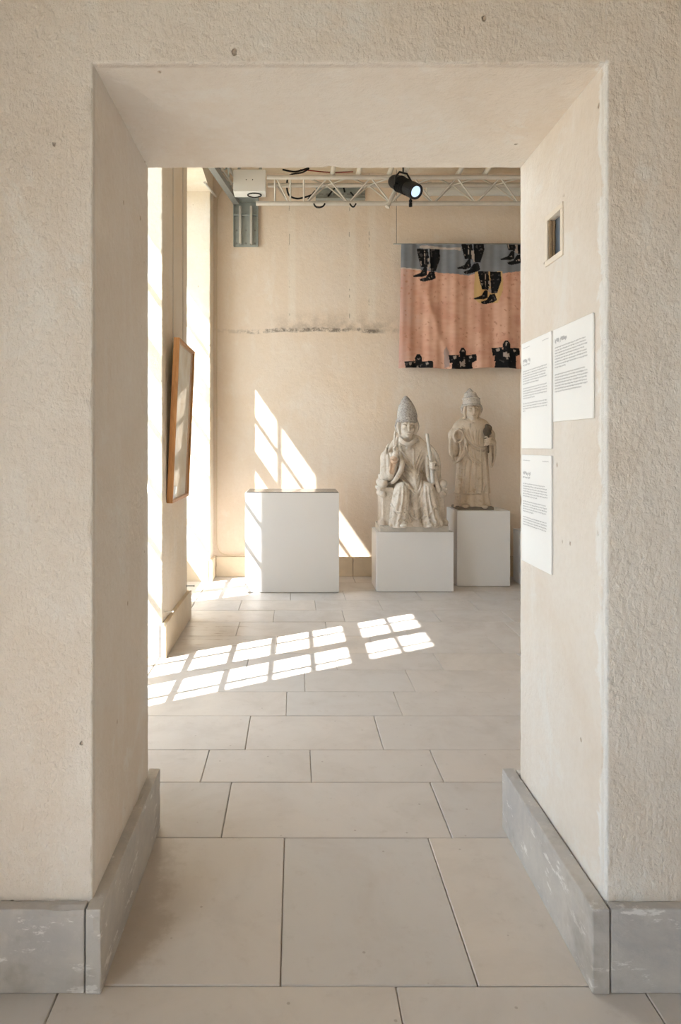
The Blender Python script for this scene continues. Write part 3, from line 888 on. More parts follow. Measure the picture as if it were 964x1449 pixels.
# collar, neck, head
f.cap((-0.042, 0.02, 0.98), (-0.045, -0.005, 1.10), 0.062, 0.055, k=0.02)
f.tube([(-0.13, 0.02, 1.03), (-0.10, -0.07, 0.985), (-0.045, -0.10, 0.955), (0.015, -0.07, 0.985), (0.05, 0.02, 1.03), (-0.04, 0.10, 1.05), (-0.13, 0.02, 1.03)], 0.020, k=0.018, col=3)
f.tube([(-0.115, -0.01, 1.015), (-0.045, -0.10, 0.985), (0.035, -0.01, 1.015)], 0.010, k=0.008, op='s')
f.ell((-0.045, -0.098, 0.915), (0.032, 0.016, 0.022), k=0.008)
face(f, -0.045, -0.025, 1.145, 1.02)
for e in (-1, 1):     # hair curls beside the face
    f.tube([(-0.045 + e * 0.088, -0.03, 1.21), (-0.045 + e * 0.098, -0.035, 1.15), (-0.045 + e * 0.085, -0.03, 1.075)], [0.020, 0.024, 0.016], k=0.010)
for pts in ([(-0.275, 0.93), (-0.262, 0.80), (-0.27, 0.68)], [(0.235, 0.90), (0.262, 0.78), (0.272, 0.64)], [(0.205, 0.86), (0.225, 0.72), (0.235, 0.60)], [(-0.19, 1.0), (-0.17, 0.92), (-0.155, 0.85)]):
    f.ride(pts, [0.005, 0.011, 0.006], sink=-0.1, k=0.008, op='s')
carve('figure', f, M_seat, st, SL)
# tiara
f = Field((-0.20, -0.17, 1.08), (0.12, 0.15, 1.52), 0.0058)
sp = lambda th, Z: 0.013 * np.sin(22 * th + 60 * Z) * np.sin(130 * Z)
f.loft([1.195, 1.225, 1.27, 1.33, 1.39, 1.44, 1.475, 1.496], [0.102, 0.111, 0.113, 0.103, 0.083, 0.057, 0.034, 0.012], [0.108, 0.117, 0.118, 0.107, 0.086, 0.059, 0.035, 0.012], cx=[-0.045, -0.045, -0.044, -0.047, -0.052, -0.056, -0.059, -0.06], cy=-0.012, fold=sp, k=0.01)
for z, r in ((1.212, 0.110),):
    f.tube([(-0.047 + r * math.cos(a), -0.012 + r * 1.04 * math.sin(a), z) for a in np.linspace(0, 2 * PI, 13)], 0.009, 2, k=0.008)
for e in (-1, 1):
    f.tube([(-0.045 + e * 0.107, 0.0, 1.23), (-0.045 + e * 0.122, -0.005, 1.16), (-0.045 + e * 0.112, 0.0, 1.10)], [0.012, 0.015, 0.010], k=0.008)
carve('tiara', f, M_seat_hat, st, SL)
# broken staff
mb = MB()
pts = spline([Vector(q) + Vector(SL) for q in ((0.133, -0.235, 1.068), (0.150, -0.237, 0.95), (0.172, -0.238, 0.80), (0.192, -0.236, 0.66), (0.202, -0.235, 0.54))], 4)
mb.path(pts, 0.0185, 10)
mb.v = [(v[0] + 0.002 * n1(v[0] * 60, v[1] * 60, v[2] * 40), v[1] + 0.002 * n1(v[2] * 50, v[0] * 60), v[2] + (0.012 * n1(v[0] * 90, v[1] * 90) if v[2] > SL[2] + 1.06 else 0)) for v in mb.v]
mb.build('staff', M_seat_plain, st, smooth=True)
# throne
f = Field((-0.40, -0.22, 0.05), (0.40, 0.27, 0.66), 0.0075)
f.box((-0.345, -0.16, 0.06), (-0.19, 0.23, 0.47), 0.012, k=0.01); f.box((0.19, -0.16, 0.06), (0.345, 0.23, 0.47), 0.012, k=0.01)
f.box((-0.34, 0.14, 0.06), (0.34, 0.235, 0.62), 0.015, k=0.01)
for e in (-1, 1):
    f.box((min(e * 0.375, e * 0.22), -0.17, 0.445), (max(e * 0.375, e * 0.22), 0.23, 0.485), 0.008, k=0.01)
    f.cap((e * 0.325, -0.17, 0.525), (e * 0.325, 0.2, 0.525), 0.044, k=0.008)
    f.cap((e * 0.330, -0.155, 0.405), (e * 0.330, 0.2, 0.405), 0.036, k=0.008)
    f.ell((e * 0.325, -0.185, 0.525), (0.030, 0.012, 0.030), k=0.006)
    for dx in (0.255, 0.30):
        f.cap((e * dx, -0.175, 0.12), (e * dx, -0.175, 0.34), 0.010, k=0.006, op='s')
    f.ell((e * 0.34, -0.13, 0.09), (0.05, 0.06, 0.05), k=0.02)
carve('throne', f, M_seat, st, SL)
rough_slab('base_slab', (SL[0] - 0.375, SL[1] - 0.222, SL[2]), (SL[0] + 0.378, SL[1] + 0.232, SL[2] + 0.068), M_seat_plain, st, seed=31, amp=0.014, step=0.022)

# ---- standing figure
TL = (2.075, 7.90, 0.856)
st = empty('standing_statue', TL, 'standing stone figure in conical tiara and draped robe, on the tall narrow pedestal', 'statue')
f = Field((-0.31, -0.24, 0.015), (0.30, 0.22, 1.27), 0.0056)
ff = lambda th, Z: (0.045 * np.sin(9 * th + 1.2 + 0.6 * np.sin(5 * Z)) + 0.02 * np.sin(17 * th + 2)) * np.clip((0.72 - Z) * 2.5, 0, 1)
f.loft([0.02, 0.10, 0.185], [0.205, 0.192, 0.180], [0.150, 0.135, 0.125], cx=0.0, cy=0.01, fold=lambda th, Z: 0.09 * np.sin(10 * th + 0.8) + 0 * Z, k=0.01)
f.loft([0.178, 0.30, 0.45, 0.60, 0.75, 0.88, 0.97, 1.03], [0.200, 0.192, 0.185, 0.178, 0.185, 0.190, 0.160, 0.085], [0.150, 0.142, 0.135, 0.130, 0.130, 0.128, 0.11, 0.07], cx=[0, 0, 0, 0, 0, 0, -0.005, -0.01], cy=0.01, fold=ff, k=0.008)
# shoulder cape
f.ell((-0.005, 0.015, 0.945), (0.215, 0.135, 0.125), k=0.03)
f.cap((-0.12, 0.02, 0.975), (-0.205, 0.015, 0.86), 0.07, 0.075, k=0.03)
f.cap((0.11, 0.02, 0.975), (0.195, 0.015, 0.86), 0.07, 0.07, k=0.03)
# missing arm: hollow sleeve, ring and hanging drapery
f.cap((-0.205, 0.0, 0.86), (-0.225, -0.02, 0.66), 0.072, 0.058, k=0.02)
f.ell((-0.180, -0.105, 0.862), (0.036, 0.070, 0.050), k=0.008, op='s')
f.tube([(-0.222, -0.075, 0.90), (-0.18, -0.100, 0.925), (-0.135, -0.105, 0.885), (-0.150, -0.105, 0.80), (-0.195, -0.085, 0.78), (-0.232, -0.07, 0.84), (-0.222, -0.075, 0.90)], 0.011, k=0.008)
f.tube([(-0.245, -0.02, 0.92), (-0.262, -0.045, 0.80), (-0.262, -0.055, 0.68), (-0.232, -0.06, 0.55)], [0.012, 0.020, 0.022, 0.012], k=0.012)
f.tube([(-0.115, -0.10, 0.86), (-0.105, -0.115, 0.76), (-0.125, -0.11, 0.66), (-0.175, -0.085, 0.575), (-0.225, -0.065, 0.535)], [0.012, 0.020, 0.022, 0.016, 0.010], k=0.012)
f.tube([(-0.20, -0.09, 0.78), (-0.195, -0.095, 0.68), (-0.205, -0.075, 0.57)], [0.010, 0.018, 0.010], k=0.010, op='s')
f.tube([(-0.165, -0.09, 0.76), (-0.16, -0.10, 0.68), (-0.185, -0.085, 0.60)], [0.008, 0.013, 0.008], k=0.010)
# other sleeve and hand
f.cap((0.195, 0.015, 0.86), (0.222, 0.0, 0.66), 0.068, 0.050, k=0.02)
f.cap((0.222, -0.01, 0.77), (0.155, -0.125, 0.785), 0.052, 0.036, k=0.02)
f.tube([(0.215, -0.02, 0.90), (0.240, -0.05, 0.76), (0.240, -0.05, 0.62), (0.215, -0.05, 0.50)], [0.012, 0.018, 0.018, 0.010], k=0.012)
f.tube([(0.165, -0.10, 0.74), (0.175, -0.10, 0.64), (0.19, -0.075, 0.53), (0.205, -0.06, 0.49)], [0.014, 0.018, 0.014, 0.010], k=0.012)
f.tube([(0.205, -0.065, 0.74), (0.208, -0.075, 0.64), (0.205, -0.065, 0.55)], 0.011, k=0.010, op='s')
f.ell((0.142, -0.148, 0.785), (0.040, 0.026, 0.040), k=0.010, col=3)
for i in range(4):
    z = 0.818 - i * 0.021
    f.tube([(0.170, -0.160, z + 0.004), (0.145, -0.180, z), (0.112, -0.178, z - 0.012), (0.095, -0.160, z - 0.016)], [0.0105, 0.011, 0.010, 0.008], 3, k=0.003, col=3)
f.tube([(0.135, -0.15, 0.815), (0.115, -0.170, 0.838), (0.098, -0.168, 0.832)], [0.012, 0.010, 0.008], 3, k=0.004, col=3)
# curved chasuble edges across the body
for pts in ([(-0.135, 0.955), (-0.10, 0.86), (-0.045, 0.765), (0.02, 0.725), (0.085, 0.705), (0.12, 0.715)], [(-0.115, 0.755), (-0.085, 0.66), (-0.045, 0.60), (0.03, 0.555), (0.075, 0.53)]):
    f.ride(pts, 0.012, k=0.008)
    f.ride([(x - 0.004, z - 0.026) for x, z in pts], 0.011, sink=-0.1, k=0.006, op='s')
f.ride([(0.066, 0.70), (0.064, 0.45), (0.062, 0.20)], [0.008, 0.014, 0.016], k=0.008)
f.ride([(0.088, 0.66), (0.09, 0.42), (0.088, 0.20)], [0.008, 0.013, 0.015], sink=-0.1, k=0.007, op='s')
f.ride([(0.165, 0.40), (0.135, 0.31), (0.10, 0.24), (0.085, 0.19)], 0.012, k=0.008)
f.ride([(0.175, 0.37), (0.145, 0.28), (0.112, 0.21)], 0.011, sink=-0.1, k=0.006, op='s')
for x0, x1 in ((-0.12, -0.165), (-0.06, -0.09), (0.0, -0.02), (0.125, 0.15)):
    f.ride([(x0, 0.60), ((x0 + x1) / 2, 0.4), (x1, 0.19)], [0.004, 0.011, 0.014], k=0.010)
    f.ride([(x0 + 0.028, 0.56), ((x0 + x1) / 2 + 0.028, 0.4), (x1 + 0.03, 0.19)], [0.004, 0.011, 0.014], sink=-0.1, k=0.008, op='s')
for pts in ([(-0.02, 0.90), (-0.01, 0.82), (0.0, 0.76)], [(-0.07, 0.93), (-0.05, 0.84), (-0.02, 0.77)], [(0.055, 0.92), (0.05, 0.84), (0.045, 0.75)], [(0.0, 0.69), (0.01, 0.62), (0.02, 0.58)], [(-0.05, 0.71), (-0.03, 0.64), (0.0, 0.585)]):
    f.ride(pts, [0.004, 0.008, 0.004], sink=-0.1, k=0.007, op='s')
for x in (-0.075, 0.062, 0.10):
    f.tube([(x, -0.14, 0.20 if x < 0 else 0.165), (x, -0.145, 0.04)], 0.014, k=0.008, op='s')
f.cap((-0.055, -0.135, 0.20), (-0.055, -0.135, 0.17), 0.012, k=0.006, op='s')
f.box((0.02, -0.152, 0.185), (0.062, -0.12, 0.215), 0.004, k=0.004, col=2)
f.ell((-0.12, -0.13, 0.04), (0.045, 0.045, 0.03), k=0.01); f.ell((0.10, -0.135, 0.035), (0.045, 0.045, 0.028), k=0.01)
# collar, neck, head
f.cap((-0.012, 0.015, 0.99), (-0.013, 0.0, 1.09), 0.055, 0.05, k=0.015)
f.tube([(-0.115, 0.02, 1.035), (-0.08, -0.06, 1.0), (-0.012, -0.09, 0.975), (0.055, -0.06, 1.0), (0.09, 0.02, 1.035), (-0.012, 0.09, 1.05), (-0.115, 0.02, 1.035)], 0.022, k=0.014)
f.tube([(-0.10, -0.02, 1.045), (-0.012, -0.085, 1.0), (0.075, -0.02, 1.045)], 0.012, k=0.008, op='s')
f.tube([(-0.05, -0.105, 0.985), (-0.055, -0.122, 0.94)], 0.006, k=0.006, op='s'); f.tube([(0.02, -0.105, 0.98), (0.02, -0.125, 0.80)], 0.004, k=0.005, op='s')
f.ell((-0.092, -0.005, 1.058), (0.022, 0.030, 0.026), k=0.008); f.ell((0.070, -0.005, 1.055), (0.024, 0.030, 0.022), k=0.008)
face(f, -0.012, -0.02, 1.145, 0.90)
for e in (-1, 1):
    f.tube([(-0.012 + e * 0.078, -0.03, 1.20), (-0.012 + e * 0.088, -0.03, 1.14), (-0.012 + e * 0.078, -0.025, 1.085)], [0.018, 0.020, 0.012], k=0.008)
carve('figure', f, M_stand, st, TL)
f = Field((-0.17, -0.17, 1.10), (0.14, 0.15, 1.43), 0.0056)
f.loft([1.20, 1.235, 1.275, 1.325, 1.36, 1.362, 1.39, 1.41], [0.100, 0.102, 0.096, 0.074, 0.056, 0.046, 0.024, 0.006], [0.104, 0.106, 0.099, 0.076, 0.057, 0.047, 0.024, 0.006], cx=[-0.012, -0.012, -0.016, -0.024, -0.030, -0.031, -0.035, -0.037], cy=-0.01, fold=lambda th, Z: 0.03 * np.sin(9 * th) * np.clip((1.34 - Z) * 12, 0, 1) * np.clip((Z - 1.23) * 30, 0, 1), k=0.006)
for z, r, c in ((1.212, 0.106, -0.012), (1.293, 0.094, -0.018), (1.352, 0.060, -0.028)):
    f.tube([(c + r * math.cos(a), -0.01 + r * 1.03 * math.sin(a), z - 0.012 * math.cos(a) ** 2) for a in np.linspace(0, 2 * PI, 13)], 0.010, 2, k=0.006)
for e in (-1, 1):
    f.tube([(-0.012 + e * 0.098, 0.0, 1.215), (-0.012 + e * 0.115, -0.005, 1.17), (-0.012 + e * 0.105, 0.0, 1.12)], [0.012, 0.015, 0.010], k=0.006)
carve('tiara', f, M_stand_hat, st, TL)
f = Field((0.05, -0.22, 0.50), (0.22, -0.05, 1.03), 0.0056)
f.cap((0.135, -0.13, 0.83), (0.14, -0.135, 0.955), 0.022, 0.026, k=0.01)
f.ell((0.150, -0.135, 0.935), (0.040, 0.026, 0.044), k=0.01); f.ell((0.118, -0.132, 0.90), (0.030, 0.022, 0.05), k=0.01); f.ell((0.158, -0.135, 0.885), (0.026, 0.024, 0.026), k=0.008); f.ell((0.128, -0.138, 0.965), (0.022, 0.02, 0.022), k=0.008)
f.cap((0.14, -0.135, 0.76), (0.150, -0.122, 0.66), 0.016, 0.010, k=0.01)
carve('held_attribute', f, M_stand_dark, st, TL)['label'] = 'dark crusted broken object in the hand'
rough_slab('base_slab', (TL[0] - 0.21, TL[1] - 0.165, TL[2]), (TL[0] + 0.205, TL[1] + 0.17, TL[2] + 0.036), M_dark_plain, st, seed=41, amp=0.012, step=0.02)['label'] = 'thin dark stone foot slab'

# ------------------------------------------------------------------ hanging printed cloth
BX, BZ, BW, BH, BYY = 1.275, 4.02, 1.88, 1.495, 8.13
Kc = 8.1 / F_PX / 5.074
def up_(p): return [((x - 70) * Kc, (y - 47) * Kc) for x, y in p]            # tracing units to metres on the cloth
def dn_(p): return up_([(x, y + 482) for x, y in p])
LEG = [[(183, 80), (262, 82), (272, 150), (268, 215), (215, 212), (195, 140)],
       [(275, 82), (350, 84), (354, 150), (325, 240), (285, 238), (278, 150)],
       [(158, 275), (212, 256), (238, 215), (258, 215), (260, 272), (225, 285), (165, 284)],
       [(208, 302), (252, 286), (276, 248), (312, 240), (326, 290), (300, 305), (240, 319), (212, 314)]]
HI = [[(262, 150), (280, 150), (286, 236), (264, 228)], [(222, 262), (240, 250), (246, 262)], [(270, 285), (296, 272), (300, 286), (276, 298)],
      [(205, 150), (214, 150), (222, 200), (216, 205)], [(238, 95), (243, 95), (246, 190), (240, 190)]]
FIG = [[(500, 372), (498, 335), (512, 308), (532, 308), (548, 330), (552, 372)],
       [(422, 362), (500, 358), (470, 412), (432, 420)], [(545, 362), (622, 356), (626, 402), (600, 416), (560, 400)],
       [(452, 372), (590, 372), (598, 460), (442, 460)]]
FHI = [[(514, 330), (524, 318), (536, 330), (528, 350), (518, 350)], [(452, 372), (474, 362), (480, 380), (460, 392)], [(572, 372), (590, 366), (594, 380), (578, 388)],
       [(500, 395), (540, 390), (548, 440), (505, 446)]]
def sh(polys, dx, dy): return [[(x + dx, y + dy) for x, y in p] for p in polys]
NXc, NZc = 300, 240
gu, gv = np.meshgrid(np.linspace(0, BW, NXc), np.linspace(0, BH, NZc), indexing='ij')
def inside(poly):
    r = np.zeros(gu.shape, bool); n = len(poly)
    for i in range(n):
        (xa, ya), (xb, yb) = poly[i], poly[i - 1]
        if ya == yb: continue
        r ^= ((ya > gv) != (yb > gv)) & (gu < (xb - xa) * (gv - ya) / (yb - ya) + xa)
    return r
nf = np.array([[n1(u * 34, v * 34, 1.7) for v in gv[0]] for u in gu[:, 0]])
nb = np.array([[n1(u * 5, v * 5, 8.7) + 0.5 * n1(u * 14, v * 30, 3.3) for v in gv[0]] for u in gu[:, 0]])
C = np.zeros(gu.shape + (3,))
pink, pink2, grey = np.array(lin('d9b09b')[:3]), np.array(lin('cb9b86')[:3]), np.array(lin('7f838a')[:3])
t = np.clip(0.5 + nb * 0.9, 0, 1)[..., None]
C[:] = pink * t + pink2 * (1 - t)
wav = np.interp(gu, [q[0] for q in up_([(70, 0), (240, 0), (420, 0), (560, 0), (640, 0), (800, 0), (930, 0), (1200, 0)])], [q[1] for q in up_([(0, 222), (0, 240), (0, 258), (0, 272), (0, 250), (0, 260), (0, 242), (0, 236)])])
wav = wav + 0.006 * nb
lil = np.array(lin('c3a49f')[:3]); cream = np.array(lin('e3c2a9')[:3])
w1 = np.clip(1.0 - gu / 0.22 + 0.5 * nb, 0, 1)[..., None] * 0.6; C = C * (1 - w1) + lil * w1
C[gv < wav] = (grey * (0.92 + 0.16 * np.clip(nb + 0.5, 0, 1)[..., None]))[gv < wav]
tr = (np.abs(gv - wav + 0.004) < 0.007) & (gu < 0.24); C[tr] = lin('c9bdb5')[:3]
tt = up_([(205, 66), (500, 82)]); line = np.interp(gu, [tt[0][0], tt[1][0]], [tt[0][1], tt[1][1]])
C[(np.abs(gv - line) < 0.013 + 0.008 * nb) & (gu > tt[0][0]) & (gu < tt[1][0])] = lin('b9ada6')[:3]
C[(nf > 0.50) & (gv > wav)] = lin('bd8f7b')[:3]
C[inside(up_([(602, 243), (802, 243), (806, 380), (770, 470), (640, 474), (598, 440)]))] = lin('c9a877')[:3]
C[inside(dn_([(388, 330), (405, 300), (425, 340), (430, 440), (395, 455)]))] = lin('a8938e')[:3]
ink, pale = lin('19181a')[:3], lin('a89a90')[:3]
def stamp(polys, his, conv):
    m = np.zeros(gu.shape, bool)
    for p in polys: m |= inside(conv(p))
    h = np.zeros(gu.shape, bool)
    for p in his: h |= inside(conv(p))
    C[m & ~((nf > 0.36) & (nb > -0.2))] = ink
    C[m & (nf > 0.36) & (nb > -0.2)] = lin('4a4645')[:3]
    C[h & (nf > -0.15)] = pale
for dx, dy in ((0, 0), (315, -58), (628, -122), (440, 162), (945, -60)): stamp(sh(LEG, dx, dy), sh(HI, dx, dy), up_)
for dx, dy in ((-312, 52), (0, 0), (308, -46), (620, -90)): stamp(sh(FIG, dx, dy) + [[(452 + dx, 455 + dy), (594 + dx, 455 + dy), (598 + dx, 462), (444 + dx, 462)]] * (dy < 0), sh(FHI, dx, dy), dn_)
fx = 0.018 * np.sin(gu * 21 + 0.6 * np.sin(gv * 3)) * (0.35 + 0.65 * gv / BH) + 0.008 * np.sin(gu * 9 + gv * 2.2)
fx = fx + 0.018 * np.exp(-((gu - 0.10 - 0.35 * gv) / 0.05) ** 2) * np.clip(gv * 1.2, 0, 1) + 0.003 * np.sin(gu * 60)
PX = BX + gu - 0.018 * (gv / BH) * (1 - gu / BW) * 1.6
PZ = BZ - gv + 0.006 * np.sin(gu * 7) * gv
V = np.stack([PX, BYY - fx, PZ], -1).reshape(-1, 3)
ix = np.arange(NXc * NZc).reshape(NXc, NZc)
Q = np.stack([ix[:-1, :-1], ix[:-1, 1:], ix[1:, 1:], ix[1:, :-1]], -1).reshape(-1, 4)
M_cloth = Mat('printed_cotton', rough=0.85, spec=0.15)
at = M_cloth.n('ShaderNodeAttribute', attribute_name='print')
M_cloth.color(at.outputs['Color'])
M_cloth.bump(M_cloth.noise(220, 3), 0.12, 0.003)
bt = empty('printed_banner', (BX + BW / 2, BYY, BZ - BH), 'pink and grey cloth banner printed with trousered legs and hooded figures', 'banner')
cl = mk('cloth', V, Q, M_cloth, bt, smooth=True)
ca = cl.data.color_attributes.new('print', 'FLOAT_COLOR', 'POINT')
ca.data.foreach_set('color', np.concatenate([C.reshape(-1, 3), np.ones((NXc * NZc, 1))], 1).astype(np.float32).ravel())
sm = cl.modifiers.new('thickness', 'SOLIDIFY'); sm.thickness = 0.0015
MB().rod((BX - 0.09, BYY + 0.004, BZ + 0.003), (BX + BW + 0.09, BYY + 0.004, BZ + 0.003), 0.007).build('hanging_rod', M_steel, bt, smooth=True)
for x in (BX - 0.055, BX + BW + 0.055):
    MB().rod((x, BYY + 0.004, BZ), (x, BYY + 0.004, ZC), 0.0022, 6).build('hanging_wire', M_black, bt)

# ------------------------------------------------------------------ framed picture tilted forward on the window pier
th = math.atan(0.055 / 1.285)
UP, NRM = Vector((math.sin(th), 0, math.cos(th))), Vector((math.cos(th), 0, -math.sin(th)))
O = Vector((-0.996, 5.22, 1.147))
FW, FH, FT = 0.80, 1.285, 0.046
def fb(s0, s1, t0, t1, n0, n1_):
    P = [O + Vector((0, s, 0)) + UP * t + NRM * n for t in (t0, t1) for s, n in ((s0, n0), (s0, n1_), (s1, n1_), (s1, n0))]
    return MB().hexa([tuple(q) for q in P])
pf = empty('framed_picture', O, 'oak-framed pale picture under glass leaning out from the window pier', 'picture')
fb(0, 0.022, 0, FH, 0, FT).build('frame_rail', M_wood, pf)
fb(FW - 0.022, FW, 0, FH, 0, FT).build('frame_rail', M_wood, pf)
fb(0.022, FW - 0.022, 0, 0.022, 0, FT).build('frame_rail', M_wood, pf)
fb(0.022, FW - 0.022, FH - 0.022, FH, 0, FT).build('frame_rail', M_wood, pf)
fb(0.022, FW - 0.022, 0.022, FH - 0.022, 0.006, 0.012).build('backing_board', M_paper, pf)
M_art = Mat('pale_print', rough=0.7, spec=0.2)
oc = M_art.objco()
M_art.color(M_art.mix(M_art.step(M_art.noise(2.2, 4, 0.5, co=oc, dist=1.2), 0.35, 0.68), lin('e6dfd6'), lin('d6c5ad')))
fb(0.024, FW - 0.024, 0.024, FH - 0.024, 0.0125, 0.0145).build('picture_sheet', M_art, pf)
fb(0.03, 0.10, 0.03, 0.11, 0.015, 0.0165).build('small_label', M_paper, pf)['label'] = 'small white card in the corner'
fb(0.022, FW - 0.022, 0.022, FH - 0.022, 0.036, 0.038).build('picture_glass', M_pglass, pf)
fb(0.35, 0.45, 1.10, 1.14, -0.028, 0.0).build('hanging_bracket', M_steel, pf)

# pegs low on the pier, hairline conduits above the picture
for y, z, lb in ((6.20, 0.305, 'small dark metal peg at the far corner of the window pier'), (5.13, 0.33, 'small pale metal peg at the near edge of the window pier')):
    m = MB().lathe((XW - 0.02, y, z), (1, 0, 0), [(0, 0.0045), (0.085, 0.0045), (0.086, 0.008), (0.094, 0.008), (0.095, 0.004)], 10)
    m.lathe((XW, y, z), (1, 0, 0), [(0, 0.011), (0.004, 0.011)], 12)
    tagset(m.build('wall_peg', M_steel if y > 6 else M_pipe, loc=(XW, y, z), smooth=False), lb, 'peg', 'pegs on the window pier')
for y, lb in ((5.50, 'thin cable running down the pier behind the picture'), (5.98, 'thin cable running down the pier near its far corner')):
    m = MB().path([(XW + 0.004, y + 0.004 * n1(z * 2, y), z) for z in np.linspace(2.2 if y < 5.9 else 1.9, ZC, 24)], 0.004, 6)
    tagset(m.build('pier_cable', M_pipe, loc=(XW, y, 2.2)), lb, 'cable')

# ------------------------------------------------------------------ text panels on the right jamb
def sign(y0, y1, z0, z1, heads, paras, label):
    """heads: (v, u0, u1, height); paras: list of (v start, list of line lengths). u runs from the far edge to the near edge"""
    t = empty('text_panel', (XR, (y0 + y1) / 2, z0), label, 'text panel', 'white text panels on the jamb')
    MB().bbox((XR - 0.007, y0, z0), (XR - 0.001, y1, z1), 0.001, 1).build('board', M_paper, t)
    W_, m, r = y1 - y0, MB(), random.Random(int(z0 * 1000 + y0 * 77))
    def word(u0, u1, v, h):
        a, b = y1 - u0, y1 - u1
        X_ = XR - 0.0073
        m.add([(X_, a, z1 - v), (X_, a, z1 - v - h), (X_, b, z1 - v - h), (X_, b, z1 - v)], [(0, 1, 2, 3)])
    def line(u0, u1, v, h, k=1.0):
        u = u0
        while u < u1:
            w = r.uniform(0.006, 0.022) * k
            e = min(u + w, u1)
            q = u
            while q < e - 0.001 * k:                      # letter-sized dashes
                c = min(q + r.uniform(0.0016, 0.0026) * k, e)
                word(q, c - 0.0005 * k, v + r.choice((0, 0, h * 0.3)), h * r.choice((1, 1, 0.7)))
                q = c
            u = e + 0.0022 * k
    for v, u0, u1, h in heads: line(u0, u1, v, h, h / 0.0042)
    for v, ls in paras:
        for i, L in enumerate(ls): line(0.018, 0.018 + L * (W_ - 0.05), v + i * 0.0098, 0.0042)
    m.build('printed_text', M_ink, t)
def hd(W_): return [(0.020, 0.018, 0.10, 0.0032), (0.020, W_ - 0.085, W_ - 0.022, 0.0032), (0.066, 0.018, 0.105, 0.0125), (0.086, 0.018, 0.100, 0.0060)]
sign(2.406, 2.719, 1.580, 2.000, hd(0.313), [(0.112, [.97, .98, .93, .92, .98, .66]), (0.180, [.97, .98, .98, .97, .5]), (0.240, [.98, .99, .98, .1])], 'tall white text panel directly below the niche, upper one of its column')
sign(2.406, 2.719, 1.130, 1.555, hd(0.313), [(0.112, [.90, .97, .97, 1, 1, .6]), (0.182, [.93, .97, .97, .95, .45]), (0.244, [.96, .98, .97, .95])], 'tall white text panel, lower one of its column')
sign(2.069, 2.387, 1.675, 1.999, [(0.034, 0.018, 0.125, 0.0135)], [(0.064, [.93, .95, .98, .90, .97, .97, .99, .35]), (0.158, [.93, .98, 1.0, .97, .97, .99, .82])], 'squarer white text panel beside the passage corner')

# ------------------------------------------------------------------ small framed niche in the jamb
nt = empty('wall_niche', (XR, 2.391, 2.245), 'small framed square recess with blue-grey back above the text panels', 'niche')
y0, y1, z0, z1 = 2.31, 2.471, 2.244, 2.427
for lo, hi in (((y0, z0), (y1, z0 + 0.020)), ((y0, z1 - 0.020), (y1, z1)), ((y0, z0 + 0.020), (y0 + 0.020, z1 - 0.020)), ((y1 - 0.020, z0 + 0.020), (y1, z1 - 0.020))):
    MB().bbox((XR - 0.005, lo[0], lo[1]), (XR + 0.004, hi[0], hi[1]), 0.0015, 1).build('niche_frame_strip', M_niche, nt)
MB().box((XR + 0.024, y0 + 0.021, z0 + 0.018), (XR + 0.034, y1 - 0.020, z1 - 0.018)).build('back_plate', M_box, nt)
MB().lathe((XR + 0.0245, 2.362, 2.342), (-1, 0, 0), [(0, 0.012), (0.006, 0.012), (0.0061, 0.008)], 14).build('fixing_hole', M_hole, nt)
m = MB()
for k in range(2):
    xx = XR + 0.006 + k * 0.0115
    m.path([(xx + 0.003 * n1(z * 40, k), 2.446 - 0.004 * abs(n1(z * 30, k + 5)), z) for z in np.linspace(z0 + 0.022, z1 - 0.022, 12)], 0.0065, 6)
m.build('rough_edge', M_rotten, nt)

# ------------------------------------------------------------------ lighting truss and what hangs by the ceiling
TY0, TY1, TYL, ZT, ZB = 7.50, 7.73, 7.61, 4.575, 4.325
xs = lambda p_: (p_ - 418) * 7.55 / F_PX
tr = empty('lighting_truss', (xs(365), 7.6, ZB), 'pale aluminium triangular lighting truss spanning the room below the ceiling', 'truss')
xa, xb = xs(362), 5.1
for nm, y, z in (('top_chord', TY0, ZT), ('top_chord', TY1, ZT), ('bottom_chord', TYL, ZB)):
    MB().rod((xa if z < 4.4 else -0.315, y, z), (xb, y, z), 0.025, 12).build(nm, M_alu, tr, smooth=False)
def brace(a, b): MB().rod(a, b, 0.0095, 8).build('brace', M_alu, tr)
for p_ in (389, 411, 430):
    brace((xs(p_), TY0, ZT), (xs(p_), TYL, ZB)); brace((xs(p_), TY0, ZT), (xs(p_), TY1, ZT)); brace((xs(p_), TY1, ZT), (xs(p_), TYL, ZB))
brace((xs(391), TY0, ZT), (xs(409), TYL, ZB)); brace((xs(391), TY1, ZT), (xs(409), TYL, ZB))
x = xs(433); h = 0.24; k = 0
while x + h < xb:
    a, b = ((ZB, TYL), (ZT, None)) if k % 2 == 0 else ((ZT, None), (ZB, TYL))
    for yy in (TY0, TY1):
        brace((x, yy if a[1] is None else a[1], a[0]), (x + h, yy if b[1] is None else b[1], b[0]))
    if k % 2 == 0: brace((x, TY0, ZT), (x + h, TY1, ZT))
    else: brace((x, TY1, ZT), (x + h, TY0, ZT))
    x += h; k += 1
# pale pipes running forward above the truss
for i, (p_, lb) in enumerate(((471, 'beyond the white box'), (508, 'between the wire bundle and the spotlight'), (552, 'just before the spotlight'), (574, 'just past the spotlight'), (650, 'over the middle of the banner'), (688, 'over the right half of the banner'))):
    xx = (p_ - 418) * 7.5 / F_PX
    m = MB().lathe((xx, 7.58, 4.632), (0, -1, 0.004), [(0, 0.024), (0.012, 0.031), (0.05, 0.031), (0.055, 0.027), (4.7, 0.027)], 12)
    tagset(m.build('ceiling_pipe', M_pipe, loc=(xx, 7.5, 4.6), smooth=False), 'pale ceiling pipe resting on the truss ' + lb, 'pipe', 'pipes under the ceiling')

